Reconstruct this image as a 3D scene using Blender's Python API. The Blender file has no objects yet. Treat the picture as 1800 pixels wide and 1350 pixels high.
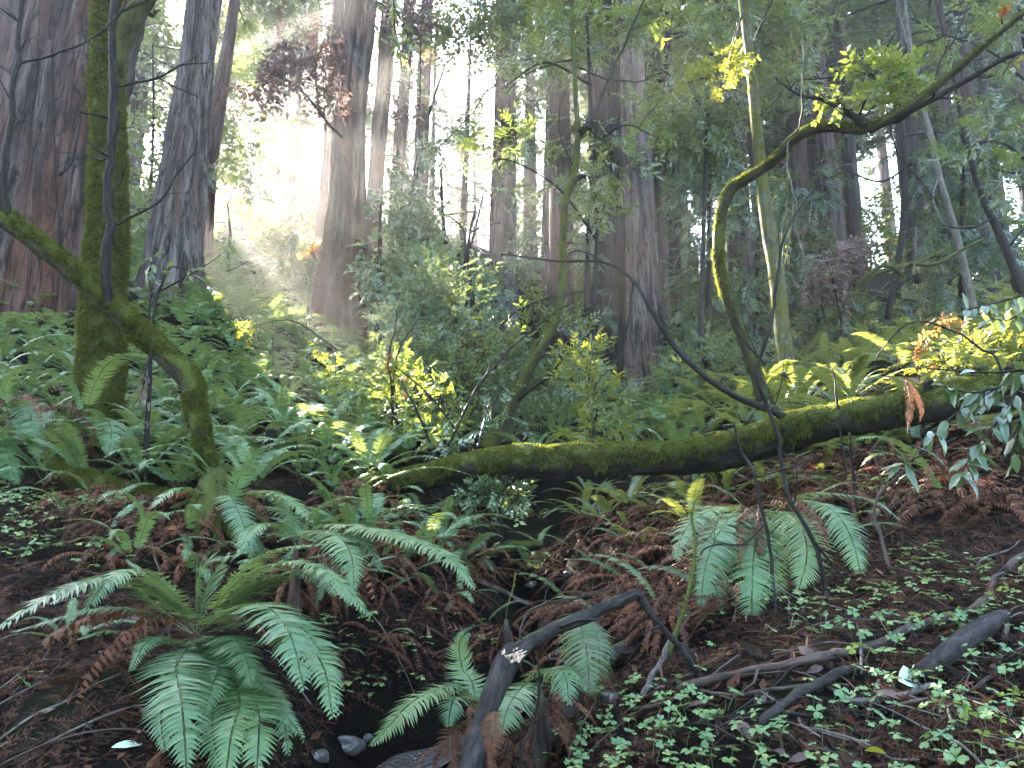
import bpy, math, random
import numpy as np
from mathutils import Vector, Matrix

# ------------------------------------------------------------------ camera, sky, sun, exposure
sc = bpy.context.scene
col = sc.collection
CAM = np.array([0.0, 0.0, 1.4]); PITCH = math.radians(10.0); FPX = 1310.0     # focal length in photo pixels (1800 wide)
cam_d = bpy.data.cameras.new('camera'); cam = bpy.data.objects.new('camera', cam_d); col.objects.link(cam)
cam.location = CAM; cam.rotation_euler = (math.pi/2 + PITCH, 0, 0)
cam_d.sensor_width = 36.0; cam_d.sensor_fit = 'HORIZONTAL'; cam_d.lens = FPX/1800*36.0
cam_d.clip_start = 0.05; cam_d.clip_end = 1000
sc.camera = cam

SUN_AZ = math.radians(-30.0); SUN_EL = math.radians(27.5)       # azimuth from +Y towards +X
SUN = np.array([math.sin(SUN_AZ)*math.cos(SUN_EL), math.cos(SUN_AZ)*math.cos(SUN_EL), math.sin(SUN_EL)])
world = bpy.data.worlds.new('World'); sc.world = world; world.use_nodes = True
wn = world.node_tree.nodes; wl = world.node_tree.links
sky = wn.new('ShaderNodeTexSky'); sky.sky_type = 'NISHITA'; sky.sun_disc = False
sky.sun_elevation = SUN_EL; sky.sun_rotation = SUN_AZ
sky.air_density = 1.0; sky.dust_density = 1.2; sky.ozone_density = 0.5
wl.new(sky.outputs['Color'], wn['Background'].inputs['Color']); wn['Background'].inputs['Strength'].default_value = 0.06
sun_d = bpy.data.lights.new('sun', 'SUN'); sun_d.energy = 5.0; sun_d.angle = math.radians(0.55); sun_d.color = (1.0, 0.93, 0.80)
sun = bpy.data.objects.new('sun', sun_d); col.objects.link(sun); sun.location = tuple(SUN*60)
sun.rotation_euler = Vector(tuple(-SUN)).to_track_quat('-Z', 'Y').to_euler()
vs = sc.view_settings; vs.view_transform = 'Standard'; vs.look = 'None'; vs.gamma = 1.0; vs.use_curve_mapping = False
vs.exposure = 5.5
cy = sc.cycles
cy.max_bounces = 5; cy.diffuse_bounces = 3; cy.glossy_bounces = 2; cy.transmission_bounces = 4; cy.volume_bounces = 1; cy.transparent_max_bounces = 4
cy.caustics_reflective = False; cy.caustics_refractive = False; cy.sample_clamp_indirect = 4.0
cy.use_denoising = True
HAZE_DENSITY = 0.0013

# ------------------------------------------------------------------ helpers
rng = np.random.default_rng(11)
def ray(u, v):
    s = (675.0 - v)/FPX; x = (u - 900.0)/FPX
    c, n = math.cos(PITCH), math.sin(PITCH)
    return np.array([x, c - s*n, n + s*c])
def P(u, v, d):                      # world point seen at photo pixel (u, v), d metres ahead
    r = ray(u, v); return CAM + r*(d/r[1])
def px(d): return FPX/d/math.cos(PITCH)      # photo pixels per metre at distance d (about)
def nrm(a): return a/np.maximum(np.linalg.norm(a, axis=-1, keepdims=True), 1e-9)

def _h(i, j, k, s):
    n = (i*73856093) ^ (j*19349663) ^ (k*83492791) ^ (s*2654435761)
    n = (n ^ (n >> 13))*1274126177 & 0x7fffffff
    n = (n ^ (n >> 16))*1103515245 & 0x7fffffff
    return (n & 0xffff)/65535.0
def vnoise(p, seed=0):               # smooth value noise 0..1, p (n,3)
    p = np.asarray(p, float); i = np.floor(p).astype(np.int64); f = p - i; f = f*f*(3 - 2*f)
    r = 0
    for a in (0, 1):
        for b in (0, 1):
            for c in (0, 1):
                w = (f[:, 0] if a else 1-f[:, 0])*(f[:, 1] if b else 1-f[:, 1])*(f[:, 2] if c else 1-f[:, 2])
                r = r + w*_h(i[:, 0]+a, i[:, 1]+b, i[:, 2]+c, seed)
    return r
def fbm(p, o=3, seed=0):
    r = 0; a = .5; t = 0
    for k in range(o):
        r = r + a*vnoise(p*(2**k), seed+k); t += a; a *= .5
    return r/t

class G:                              # collects geometry, links it as ONE mesh object
    def __init__(s): s.V=[]; s.T=[]; s.Q=[]; s.tm=[]; s.qm=[]; s.tint=[]; s.tc=[]; s.n=0
    def add(s, V, T=None, Q=None, m=0, tint=.5, tc=None):
        V = np.asarray(V, float).reshape(-1, 3); k = len(V)
        if T is not None and len(T): T=np.asarray(T, np.int64).reshape(-1, 3); s.T.append(T+s.n); s.tm.append(np.full(len(T), m))
        if Q is not None and len(Q): Q=np.asarray(Q, np.int64).reshape(-1, 4); s.Q.append(Q+s.n); s.qm.append(np.full(len(Q), m))
        s.V.append(V); s.tint.append(np.broadcast_to(np.asarray(tint, float), (k,)))
        s.tc.append(V if tc is None else tc); s.n += k
        return s
    def mesh(s, name, mats, smooth=False):
        me = bpy.data.meshes.new(name)
        V = np.concatenate(s.V) if s.V else np.zeros((0, 3))
        T = np.concatenate(s.T) if s.T else np.zeros((0, 3), np.int64); Q = np.concatenate(s.Q) if s.Q else np.zeros((0, 4), np.int64)
        me.vertices.add(len(V)); me.vertices.foreach_set('co', V.astype(np.float32).ravel())
        L = np.concatenate([T.ravel(), Q.ravel()]).astype(np.int32)
        me.loops.add(len(L)); me.loops.foreach_set('vertex_index', L)
        me.polygons.add(len(T)+len(Q))
        st = np.concatenate([np.arange(len(T))*3, len(T)*3+np.arange(len(Q))*4]).astype(np.int32)
        me.polygons.foreach_set('loop_start', st)
        mi = np.concatenate((s.tm or [np.zeros(0)])+(s.qm or [np.zeros(0)])).astype(np.int32)
        me.polygons.foreach_set('material_index', mi)
        me.polygons.foreach_set('use_smooth', np.full(len(mi), bool(smooth)))
        for m in mats: me.materials.append(m)
        me.update(calc_edges=True)
        a = me.attributes.new('tint', 'FLOAT', 'POINT'); a.data.foreach_set('value', np.concatenate(s.tint).astype(np.float32))
        a = me.attributes.new('tc', 'FLOAT_VECTOR', 'POINT'); a.data.foreach_set('vector', np.concatenate(s.tc).astype(np.float32).ravel())
        return me
    def build(s, name, mats, parent=None, smooth=False, loc=None):
        return obj(name, s.mesh(name, mats, smooth), parent, loc)
def obj(name, me, parent=None, loc=None, rot=None, scale=None):
    o = bpy.data.objects.new(name, me); col.objects.link(o)
    if parent is not None: o.parent = parent
    if loc is not None: o.location = [float(q) for q in loc]
    if rot is not None: o.rotation_euler = [float(q) for q in rot]
    if scale is not None: o.scale = (scale,)*3 if np.isscalar(scale) else scale
    return o
def tag(o, label, cat, group=None, kind=None):
    if label: o['label'] = label
    if cat: o['category'] = cat
    if group: o['group'] = group
    if kind: o['kind'] = kind
    return o
def thing(name, label, cat, loc=(0, 0, 0), group=None):
    o = obj(name, None, None, loc); o.empty_display_size = .2
    return tag(o, label, cat, group)

def spline(pts, n):                   # Catmull-Rom through rows of pts (any width)
    p = np.asarray(pts, float)
    if len(p) == 2: return p[0] + (p[1]-p[0])*np.linspace(0, 1, n)[:, None]
    e = np.vstack([2*p[0]-p[1], p, 2*p[-1]-p[-2]])
    L = np.concatenate([[0], np.cumsum(np.linalg.norm(np.diff(p[:, :3], axis=0), axis=1))]); t = np.linspace(0, L[-1], n)
    i = np.clip(np.searchsorted(L, t, side='right')-1, 0, len(p)-2); f = ((t-L[i])/np.maximum(L[i+1]-L[i], 1e-9))[:, None]
    a, b, c, d = e[i], e[i+1], e[i+2], e[i+3]
    return .5*(2*b + (c-a)*f + (2*a-5*b+4*c-d)*f*f + (3*b-a-3*c+d)*f**3)
def frames(C):
    T = nrm(np.gradient(C, axis=0)); N = np.zeros_like(T)
    r = np.array([0, 0, 1.]) if abs(T[0, 2]) < .8 else np.array([0, -1., 0])
    n = r - T[0]*r.dot(T[0]); N[0] = n/np.linalg.norm(n)
    for i in range(1, len(C)):
        n = N[i-1] - T[i]*N[i-1].dot(T[i]); N[i] = n/np.linalg.norm(n)
    return T, N, np.cross(T, N)
def tube(g, pts, seg=8, step=None, rough=0.0, freq=3.0, m=0, tint=.5, seed=0, caps=True, n=None, wob=0.0):
    """pts rows: x, y, z, radius"""
    p = np.asarray(pts, float); L = np.linalg.norm(np.diff(p[:, :3], axis=0), axis=1).sum()
    n = n or max(len(p), int(L/(step or .1))+2)
    c = spline(p, n)
    if wob > 0:
        for k in range(3): c[1:-1, k] += (fbm(c[1:-1, :3]*5+seed*3+17*k, 3, seed+k)-.5)*wob
    C = c[:, :3]; R = np.maximum(c[:, 3], .0008); T, N, B = frames(C)
    a = np.arange(seg)*2*math.pi/seg
    dirs = N[:, None]*np.cos(a)[None, :, None] + B[:, None]*np.sin(a)[None, :, None]
    rr = np.repeat(R[:, None], seg, 1)
    ln = np.concatenate([[0], np.cumsum(np.linalg.norm(np.diff(C, axis=0), axis=1))])
    tcx = np.stack([rr*np.cos(a), rr*np.sin(a), np.repeat(ln[:, None], seg, 1)], -1)
    if rough > 0:
        q = (C[:, None] + dirs*rr[..., None]).reshape(-1, 3)
        nz = fbm(q*freq + seed*7.3, 3, seed).reshape(n, seg) - .5
        rr = rr*(1 + 2*rough*nz)
    V = (C[:, None] + dirs*rr[..., None]).reshape(-1, 3); tcv = tcx.reshape(-1, 3)
    i = np.arange(n-1)[:, None]*seg; j = np.arange(seg)[None]; k = (j+1) % seg
    Q = np.stack([i+j, i+k, i+seg+k, i+seg+j], -1).reshape(-1, 4)
    T3 = None
    if caps:
        V = np.vstack([V, C[0]-T[0]*R[0]*.3, C[-1]+T[-1]*R[-1]*.5]); tcv = np.vstack([tcv, [[0, 0, ln[0]], [0, 0, ln[-1]]]])
        j1 = np.arange(seg); k1 = (j1+1) % seg; b = (n-1)*seg
        T3 = np.concatenate([np.stack([np.full(seg, n*seg), k1, j1], 1), np.stack([np.full(seg, n*seg+1), b+j1, b+k1], 1)])
    g.add(V, T3, Q, m, tint, tcv)
    return c, dirs, rr
def pix(pts):                         # rows (u, v, d, width in photo pixels) -> x, y, z, radius
    return np.array([list(P(u, v, d)) + [w*.5*d/FPX] for u, v, d, w in pts])

# ------------------------------------------------------------------ materials
def new_mat(name):
    m = bpy.data.materials.new(name); m.use_nodes = True
    return m, m.node_tree.nodes, m.node_tree.links, m.node_tree.nodes['Principled BSDF']
def mixc(n, l, fac, a, b, mode='MIX'):
    x = n.new('ShaderNodeMix'); x.data_type = 'RGBA'; x.blend_type = mode
    for s, v in (('Factor', fac), ('A', a), ('B', b)):
        i = [k for k in x.inputs if k.name == s and (k.type == ('VALUE' if s == 'Factor' else 'RGBA'))][0]
        if hasattr(v, 'is_output'): l.new(v, i)
        else: i.default_value = v if s == 'Factor' else tuple(v)+(1,)
    return [k for k in x.outputs if k.type == 'RGBA'][0]
def ramp(n, l, src, stops):
    r = n.new('ShaderNodeValToRGB'); e = r.color_ramp.elements
    while len(e) < len(stops): e.new(.5)
    for k, (p, c) in zip(e, stops): k.position = p; k.color = tuple(c)+(1,) if len(c) == 3 else c
    l.new(src, r.inputs['Fac']); return r.outputs['Color']
def noise(n, l, vec, scale, detail=4, rough=.55, dist=0):
    t = n.new('ShaderNodeTexNoise'); t.inputs['Scale'].default_value = scale; t.inputs['Detail'].default_value = detail
    t.inputs['Roughness'].default_value = rough; t.inputs['Distortion'].default_value = dist
    if vec is not None: l.new(vec, t.inputs['Vector'])
    return t.outputs['Fac']
def mapping(n, l, src, scale):
    mp = n.new('ShaderNodeMapping'); mp.inputs['Scale'].default_value = scale; l.new(src, mp.inputs['Vector']); return mp.outputs['Vector']
def attr(n, name, out='Vector'):
    a = n.new('ShaderNodeAttribute'); a.attribute_name = name; return a.outputs[out]
def math_n(n, l, op, a, b):
    x = n.new('ShaderNodeMath'); x.operation = op
    for i, v in enumerate((a, b)):
        if hasattr(v, 'is_output'): l.new(v, x.inputs[i])
        else: x.inputs[i].default_value = v
    return x.outputs[0]
def bump(n, l, h, b, strength=.6, dist=.02):
    x = n.new('ShaderNodeBump'); x.inputs['Strength'].default_value = strength; x.inputs['Distance'].default_value = dist
    l.new(h, x.inputs['Height']); l.new(x.outputs['Normal'], b.inputs['Normal'])

def leaf_mat(name, stops, trans=(.35, .42, .05), tf=.35, rough=.42, spec=.45, objrand=True):
    m, n, l, b = new_mat(name)
    t = attr(n, 'tint', 'Fac')
    if objrand:
        oi = n.new('ShaderNodeObjectInfo')
        t = math_n(n, l, 'ADD', math_n(n, l, 'MULTIPLY', t, .6), math_n(n, l, 'MULTIPLY', oi.outputs['Random'], .4))
    c = ramp(n, l, t, stops)
    g = n.new('ShaderNodeTexCoord')
    nz = noise(n, l, g.outputs['Object'], 38, 3)
    c = mixc(n, l, nz, c, mixc(n, l, .5, c, (.015, .02, .01)))
    l.new(c, b.inputs['Base Color']); b.inputs['Roughness'].default_value = rough; b.inputs['Specular IOR Level'].default_value = spec
    tr = n.new('ShaderNodeBsdfTranslucent'); l.new(mixc(n, l, .6, c, trans), tr.inputs['Color'])
    mx = n.new('ShaderNodeMixShader'); mx.inputs[0].default_value = tf
    l.new(b.outputs[0], mx.inputs[1]); l.new(tr.outputs[0], mx.inputs[2]); l.new(mx.outputs[0], n['Material Output'].inputs['Surface'])
    return m
def bark_mat(name, dark, mid, light, red=None, streak=(7, 7, .7), bs=1.0, bd=.05, rough=.9, moss=None, moss_bias=0.0, fine=40, lichen=None):
    m, n, l, b = new_mat(name)
    tc = attr(n, 'tc')
    v = mapping(n, l, tc, streak)
    n1 = noise(n, l, v, 1.0, 6, .62, .4)
    c = ramp(n, l, n1, [(.36, dark), (.48, mid), (.64, light)])
    g = n.new('ShaderNodeTexCoord')
    if red is not None:
        n2 = noise(n, l, mapping(n, l, tc, (1.6, 1.6, .35)), 1.0, 4, .6, .6)
        c = mixc(n, l, ramp(n, l, n2, [(.42, (0, 0, 0)), (.62, (.8, .8, .8))]), c, red)
    if red is not None:               # dark crevices between the bark strips, their shade painted into the colour
        n6 = noise(n, l, mapping(n, l, tc, (9, 9, .8)), 1.0, 3, .5, .5)
        c = mixc(n, l, ramp(n, l, n6, [(.455, (0, 0, 0)), (.49, (.9, .9, .9)), (.51, (.9, .9, .9)), (.545, (0, 0, 0))]), c, tuple(q*.6 for q in dark))
    fi = noise(n, l, mapping(n, l, tc, (fine, fine, fine*.10)), 1.0, 3)
    c = mixc(n, l, math_n(n, l, 'MULTIPLY', fi, .6), c, dark)
    if lichen is not None:
        n4 = noise(n, l, g.outputs['Object'], 9, 5, .7)
        c = mixc(n, l, ramp(n, l, n4, [(.54, (0, 0, 0)), (.62, (.8, .8, .8))]), c, lichen)
    h = math_n(n, l, 'ADD', n1, math_n(n, l, 'MULTIPLY', fi, .35))
    if moss is not None:
        geo = n.new('ShaderNodeNewGeometry'); sx = n.new('ShaderNodeSeparateXYZ'); l.new(geo.outputs['Normal'], sx.inputs[0])
        n3 = noise(n, l, g.outputs['Object'], 5, 5, .65)
        f = math_n(n, l, 'ADD', math_n(n, l, 'MULTIPLY', sx.outputs['Z'], .45), n3)
        f = math_n(n, l, 'ADD', f, moss_bias)
        mk = ramp(n, l, f, [(.52, (0, 0, 0)), (.66, (1, 1, 1))])
        n5 = noise(n, l, g.outputs['Object'], 70, 4, .7)
        mc = ramp(n, l, n5, [(.3, tuple(q*.35 for q in moss)), (.62, moss)])
        c = mixc(n, l, mk, c, mc)
        h = math_n(n, l, 'ADD', h, math_n(n, l, 'MULTIPLY', n5, .5))
    l.new(c, b.inputs['Base Color']); b.inputs['Roughness'].default_value = rough; b.inputs['Specular IOR Level'].default_value = .12
    bump(n, l, h, b, bs, bd)
    return m

MOSS = (.06, .072, .014)
M = {}
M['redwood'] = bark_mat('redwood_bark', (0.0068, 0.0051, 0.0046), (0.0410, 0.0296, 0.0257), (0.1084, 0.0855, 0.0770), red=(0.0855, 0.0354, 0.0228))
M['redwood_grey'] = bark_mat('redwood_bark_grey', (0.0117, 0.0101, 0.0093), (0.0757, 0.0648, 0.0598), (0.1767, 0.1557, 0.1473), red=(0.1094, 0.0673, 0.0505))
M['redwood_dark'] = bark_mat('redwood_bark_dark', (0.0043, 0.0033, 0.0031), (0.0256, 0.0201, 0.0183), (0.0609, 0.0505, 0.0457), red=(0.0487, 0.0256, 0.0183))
M['log'] = bark_mat('wet_log_bark', (.003, .003, .0025), (.010, .008, .006), (.028, .022, .017), streak=(16, 16, 5), bd=.03, bs=1.0, rough=.75, moss=MOSS, moss_bias=.05)
M['mossy'] = bark_mat('mossy_bark', (.012, .011, .008), (.035, .032, .018), (.06, .052, .03), streak=(16, 16, 5), bd=.025, bs=1.0, rough=.9, moss=MOSS, moss_bias=.12)
M['allmoss'] = bark_mat('moss_covered_bark', (.012, .014, .005), (.032, .036, .011), (.05, .05, .02), streak=(16, 16, 6), bd=.03, rough=.95, moss=(.055, .063, .015), moss_bias=.12)
M['twig'] = bark_mat('dark_twig_bark', (.004, .0035, .003), (.012, .010, .008), (.03, .025, .021), streak=(60, 60, 9), bd=.004, rough=.7)
M['twig_grey'] = bark_mat('grey_stick_bark', (.03, .026, .023), (.09, .078, .068), (.17, .15, .135), streak=(60, 60, 9), bd=.004, rough=.75)
M['stick'] = bark_mat('brown_stick_bark', (.015, .011, .009), (.05, .036, .029), (.10, .08, .066), streak=(40, 40, 7), bd=.006, rough=.7)
M['snag'] = bark_mat('dark_snag_bark', (.005, .0045, .004), (.018, .015, .014), (.045, .038, .036), streak=(26, 26, 10), bd=.01, rough=.6, moss=(.05, .06, .015), moss_bias=-.42)
M['lichen_bark'] = bark_mat('lichen_grey_bark', (0.0225, 0.0225, 0.0165), (0.0562, 0.0562, 0.0435), (0.0975, 0.0975, 0.0825), streak=(18, 18, 6), bd=.008, moss=(.06, .065, .014), moss_bias=.10, lichen=(.10, .11, .085))
M['pale_bark'] = bark_mat('pale_bark', (0.0320, 0.0296, 0.0240), (0.0800, 0.0760, 0.0640), (0.1360, 0.1280, 0.1120), streak=(18, 18, 5), bd=.008)
M['fern'] = leaf_mat('fern_green', [(0, (.045, .10, .044)), (.5, (.078, .165, .066)), (.85, (.115, .20, .062)), (1, (.18, .17, .045))], tf=.28, trans=(.24, .27, .05), rough=.42, spec=.5)
M['fern_light'] = leaf_mat('fern_light_green', [(0, (.05, .105, .042)), (.6, (.08, .135, .045)), (1, (.14, .15, .035))], tf=.38, trans=(.30, .29, .04), rough=.4, spec=.65)
M['fern_dead'] = leaf_mat('dead_fern_brown', [(0, (.03, .012, .008)), (.5, (.08, .028, .014)), (.85, (.15, .052, .024)), (1, (.24, .11, .055))], tf=.15, trans=(.13, .05, .025), rough=.7, spec=.2)
M['rachis'] = leaf_mat('fern_stem', [(0, (.05, .055, .02)), (1, (.09, .12, .04))], tf=.02, rough=.5)
M['moss'] = leaf_mat('moss_fuzz', [(0, (.018, .023, .005)), (.6, (.05, .06, .012)), (1, (.10, .105, .022))], trans=(.2, .2, .02), tf=.4, rough=.8, spec=.1, objrand=False)
M['needles'] = leaf_mat('redwood_needles', [(0, (.022, .05, .026)), (.5, (.038, .078, .035)), (.9, (.06, .11, .035)), (1, (.11, .13, .03))], tf=.32, trans=(.16, .19, .04), rough=.42, spec=.6)
M['needles_blue'] = leaf_mat('young_redwood_needles', [(0, (.05, .095, .065)), (.6, (.08, .135, .085)), (1, (.12, .16, .07))], tf=.30, trans=(.18, .22, .06), rough=.42, spec=.6)
M['laurel'] = leaf_mat('laurel_leaf', [(0, (.03, .06, .03)), (.5, (.046, .085, .038)), (.85, (.07, .115, .04)), (1, (.13, .14, .025))], tf=.40, trans=(.30, .33, .04), rough=.30, spec=.8)
M['huckle'] = leaf_mat('huckleberry_leaf', [(0, (.045, .085, .05)), (.6, (.075, .12, .065)), (1, (.13, .155, .05))], tf=.30, trans=(.2, .22, .05), rough=.30, spec=.8)
M['yellow_leaf'] = leaf_mat('yellow_green_leaf', [(0, (.055, .095, .028)), (.6, (.095, .13, .025)), (1, (.19, .18, .025))], tf=.45, trans=(.42, .38, .03), rough=.36, spec=.6)
M['maple_leaf'] = leaf_mat('maple_leaf', [(0, (.05, .10, .03)), (.6, (.085, .14, .03)), (1, (.14, .17, .03))], tf=.42, trans=(.35, .36, .04), rough=.36, spec=.6)
M['oak_leaf'] = leaf_mat('tanoak_leaf', [(0, (.035, .07, .032)), (.6, (.055, .10, .042)), (1, (.09, .13, .04))], tf=.25, trans=(.2, .24, .05), rough=.28, spec=.8)
M['dead_leaf'] = leaf_mat('withered_leaf', [(0, (.05, .033, .032)), (.5, (.095, .062, .058)), (.85, (.15, .098, .088)), (1, (.22, .10, .06))], tf=.25, trans=(.2, .10, .08), rough=.6, spec=.2)
M['dead_pale'] = leaf_mat('pale_withered_leaf', [(0, (.09, .06, .055)), (.5, (.16, .11, .10)), (1, (.25, .18, .165))], tf=.2, trans=(.25, .15, .12), rough=.6, spec=.3)
M['orange_leaf'] = leaf_mat('orange_leaf', [(0, (.14, .05, .022)), (.6, (.21, .08, .025)), (1, (.27, .14, .03))], tf=.4, trans=(.4, .16, .04), rough=.6, spec=.2)
M['sorrel'] = leaf_mat('sorrel_leaf', [(0, (.05, .12, .045)), (.5, (.09, .19, .065)), (.85, (.14, .24, .07)), (1, (.24, .26, .05))], tf=.26, trans=(.25, .32, .06), rough=.45, spec=.45)
M['litter'] = leaf_mat('litter', [(0, (.006, .0035, .003)), (.40, (.028, .011, .008)), (.70, (.075, .027, .017)), (.90, (.14, .062, .04)), (1, (.24, .16, .12))], tf=.08, trans=(.3, .15, .06), rough=.8, spec=.10, objrand=False)
# ------------------------------------------------------------------ terrain: thin-plate surface through surveyed points
GP = [(690,1345,4.5),(300,1345,2.6),(30,1345,2.8),(0,1200,3.4),(330,1110,3.4),(50,940,5.2),(600,1200,4.4),(700,1100,4.9),(850,1150,4.9),
      (930,1190,4.5),(960,1050,5.8),(900,930,7.5),(1000,870,8.5),(760,900,7),(1100,1000,5.6),(1200,900,6.2),(1100,1200,3.6),(960,1345,2.3),
      (1400,1345,2.2),(1790,1345,2.2),(1350,1150,3.3),(1750,1150,3.2),(1500,1000,4.2),(1750,950,4.6),(1700,860,5.5),(1450,870,6),(1600,760,7.5),
      (1500,650,10.5),(1780,600,10.5),(1250,720,12),(1135,730,18),(900,775,10.5),(890,640,26),(595,610,20),(300,515,18),(70,530,15),
      (600,765,9),(400,710,10.5),(200,630,12.5),(450,570,17),(175,780,8),(20,810,7),(380,890,6),(480,400,36),(740,430,38),(1060,650,24),
      (1300,605,22),(1490,510,25),(1720,510,22),(965,570,33),(800,1290,4.4)]
pts = [P(*g) for g in GP] + [np.array(q, float) for q in [(-60,80,31),(0,80,25),(60,80,30),(-60,20,24),(60,20,17),(0,-8,.3),(-.42,3.3,.06),(-.38,2.4,.04),(-.3,1.2,.0),(-.2,0,.0),(-10,0,1.9),(10,0,1.9),
      (-30,-8,7),(30,-8,7),(0,140,40),(-90,140,45),(90,140,45),(-100,-8,30),(100,-8,30)]]
pts = np.array(pts)
def _tps_k(r2): return .5*r2*np.log(np.maximum(r2, 1e-9))
_n = len(pts); _d2 = ((pts[:, None, :2]-pts[None, :, :2])**2).sum(-1)
_A = np.zeros((_n+3, _n+3)); _A[:_n, :_n] = _tps_k(_d2) + np.eye(_n)*.35
_A[:_n, _n] = 1; _A[:_n, _n+1:] = pts[:, :2]; _A[_n:, :_n] = _A[:_n, _n:].T
_w = np.linalg.solve(_A, np.concatenate([pts[:, 2], [0, 0, 0]]))
CREEK = np.array([[-.2, -.6], [-.3, 1.0], [-.45, 2.6], [-.62, 3.8], [-.58, 4.35]] + [list(P(*q)[:2]) for q in [(830,1280,4.5), (900,1215,4.6), (940,1150,5.0), (955,1060,5.8), (905,960,7.2), (960,880,8.6)]])
_cr = spline(np.c_[CREEK, np.zeros(len(CREEK))], 90)[:, :2]
def creek_dist(xy):
    return np.sqrt(((xy[:, None]-_cr[None])**2).sum(-1)).min(1)
def ground0(x, y):
    xy = np.stack([np.ravel(x), np.ravel(y)], 1).astype(float); out = np.empty(len(xy))
    for s in range(0, len(xy), 20000):
        q = xy[s:s+20000]; r2 = ((q[:, None]-pts[None, :, :2])**2).sum(-1)
        out[s:s+20000] = _tps_k(r2)@_w[:_n] + _w[_n] + q@_w[_n+1:]
    return out
def ground(x, y):
    xy = np.stack([np.ravel(x), np.ravel(y)], 1).astype(float); z = ground0(xy[:, 0], xy[:, 1])
    p3 = np.c_[xy, np.zeros(len(xy))]
    far = np.clip((xy[:, 1]-12)/20, 0, 1)
    z = z + (fbm(p3*1.3, 3, 3)-.5)*.22 + (fbm(p3*6, 3, 5)-.5)*.075*(1-far) + (fbm(p3*.22, 2, 9)-.5)*1.2*far
    cd = np.full(len(xy), 9.); near = (xy[:, 1] < 11) & (np.abs(xy[:, 0]) < 4)
    if near.any(): cd[near] = creek_dist(xy[near])
    z = z - .20*np.exp(-(cd/.34)**2)
    z = z - .22*np.exp(-(cd/.5)**2)*np.clip((xy[:, 1]-4.7)/.8, 0, 1)*np.clip((9-xy[:, 1])/1.5, 0, 1)
    return z
def gz(x, y): return float(ground([x], [y])[0])

def graded(a, b, core0, core1, fine, grow):
    c = list(np.arange(core0, core1, fine)); s = fine
    lo = [core0]; 
    while lo[-1] > a: s *= grow; lo.append(lo[-1]-s)
    s = fine; hi = [c[-1]]
    while hi[-1] < b: s *= grow; hi.append(hi[-1]+s)
    return np.array(lo[1:][::-1] + c + hi[1:])
gxs = graded(-92, 92, -4.0, 4.2, .05, 1.045); gys = graded(-6, 126, 1.6, 8.5, .05, 1.035)
X, Y = np.meshgrid(gxs, gys); Z = ground(X, Y)
nx, ny = len(gxs), len(gys)
i = np.arange(ny-1)[:, None]*nx + np.arange(nx-1)[None]
g = G().add(np.c_[X.ravel(), Y.ravel(), Z], None, np.stack([i, i+1, i+nx+1, i+nx], -1).reshape(-1, 4))
m, n, l, b = new_mat('forest_soil')
tcn = n.new('ShaderNodeTexCoord')
n1 = noise(n, l, tcn.outputs['Object'], 7, 6, .7); n2 = noise(n, l, mapping(n, l, tcn.outputs['Object'], (1, 1.4, 1)), 55, 5, .75); n3 = noise(n, l, tcn.outputs['Object'], .8, 4)
c = ramp(n, l, n2, [(.36, (.002, .0014, .0012)), (.54, (.008, .005, .004)), (.68, (.026, .012, .008)), (.82, (.07, .035, .025))])
c = mixc(n, l, ramp(n, l, n1, [(.4, (0, 0, 0)), (.65, (.8, .8, .8))]), c, (.006, .0045, .0036))
c = mixc(n, l, ramp(n, l, n3, [(.55, (0, 0, 0)), (.7, (.35, .35, .35))]), c, (.03, .042, .014))
l.new(c, b.inputs['Base Color']); b.inputs['Roughness'].default_value = .95; b.inputs['Specular IOR Level'].default_value = .05
bump(n, l, math_n(n, l, 'ADD', n2, n1), b, 1.0, .04)
o = g.build('ground', [m], smooth=True); o['kind'] = 'structure'

# the creek: one still pool in front, a thin run of water above it
m, n, l, b = new_mat('creek_water')
tcn = n.new('ShaderNodeTexCoord')
n1 = noise(n, l, mapping(n, l, tcn.outputs['Object'], (1, 1.8, 1)), 16, 4, .6, .8)
b.inputs['Base Color'].default_value = (.05, .043, .036, 1); b.inputs['Roughness'].default_value = .06; b.inputs['Specular IOR Level'].default_value = .7
n2 = noise(n, l, tcn.outputs['Object'], 30, 3, .7)
l.new(mixc(n, l, ramp(n, l, n2, [(.62, (0, 0, 0)), (.72, (.8, .8, .8))]), (.045, .038, .03), (.16, .15, .13)), b.inputs['Base Color'])
bump(n, l, n1, b, .9, .05)
cs = spline(np.c_[_cr[:54], np.zeros(54)], 160)[:, :2]
wz = ground(cs[:, 0], cs[:, 1]); wz = np.minimum.accumulate(wz[::-1])[::-1]; wz = np.maximum.accumulate(wz)
wz = np.convolve(np.pad(wz, 4, 'edge'), np.ones(9)/9, 'valid') + .08
tn = nrm(np.gradient(cs, axis=0)); sd = np.stack([tn[:, 1], -tn[:, 0]], 1)
V = []; K = 9
for k in range(K):
    w = (k/(K-1)-.5)*2
    wid = np.interp(np.arange(160), [0, 120, 145, 159], [.42, .45, .20, .06])
    p = cs + sd*(w*wid)[:, None]
    V.append(np.c_[p, wz + .012*(vnoise(np.c_[p*14, np.zeros(160)], 4)-.5)])
V = np.stack(V, 1).reshape(-1, 3); i = np.arange(159)[:, None]*K + np.arange(K-1)[None]
o = G().add(V, None, np.stack([i, i+1, i+K+1, i+K], -1).reshape(-1, 4)).build('creek_water', [m], smooth=True); o['kind'] = 'structure'
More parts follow.
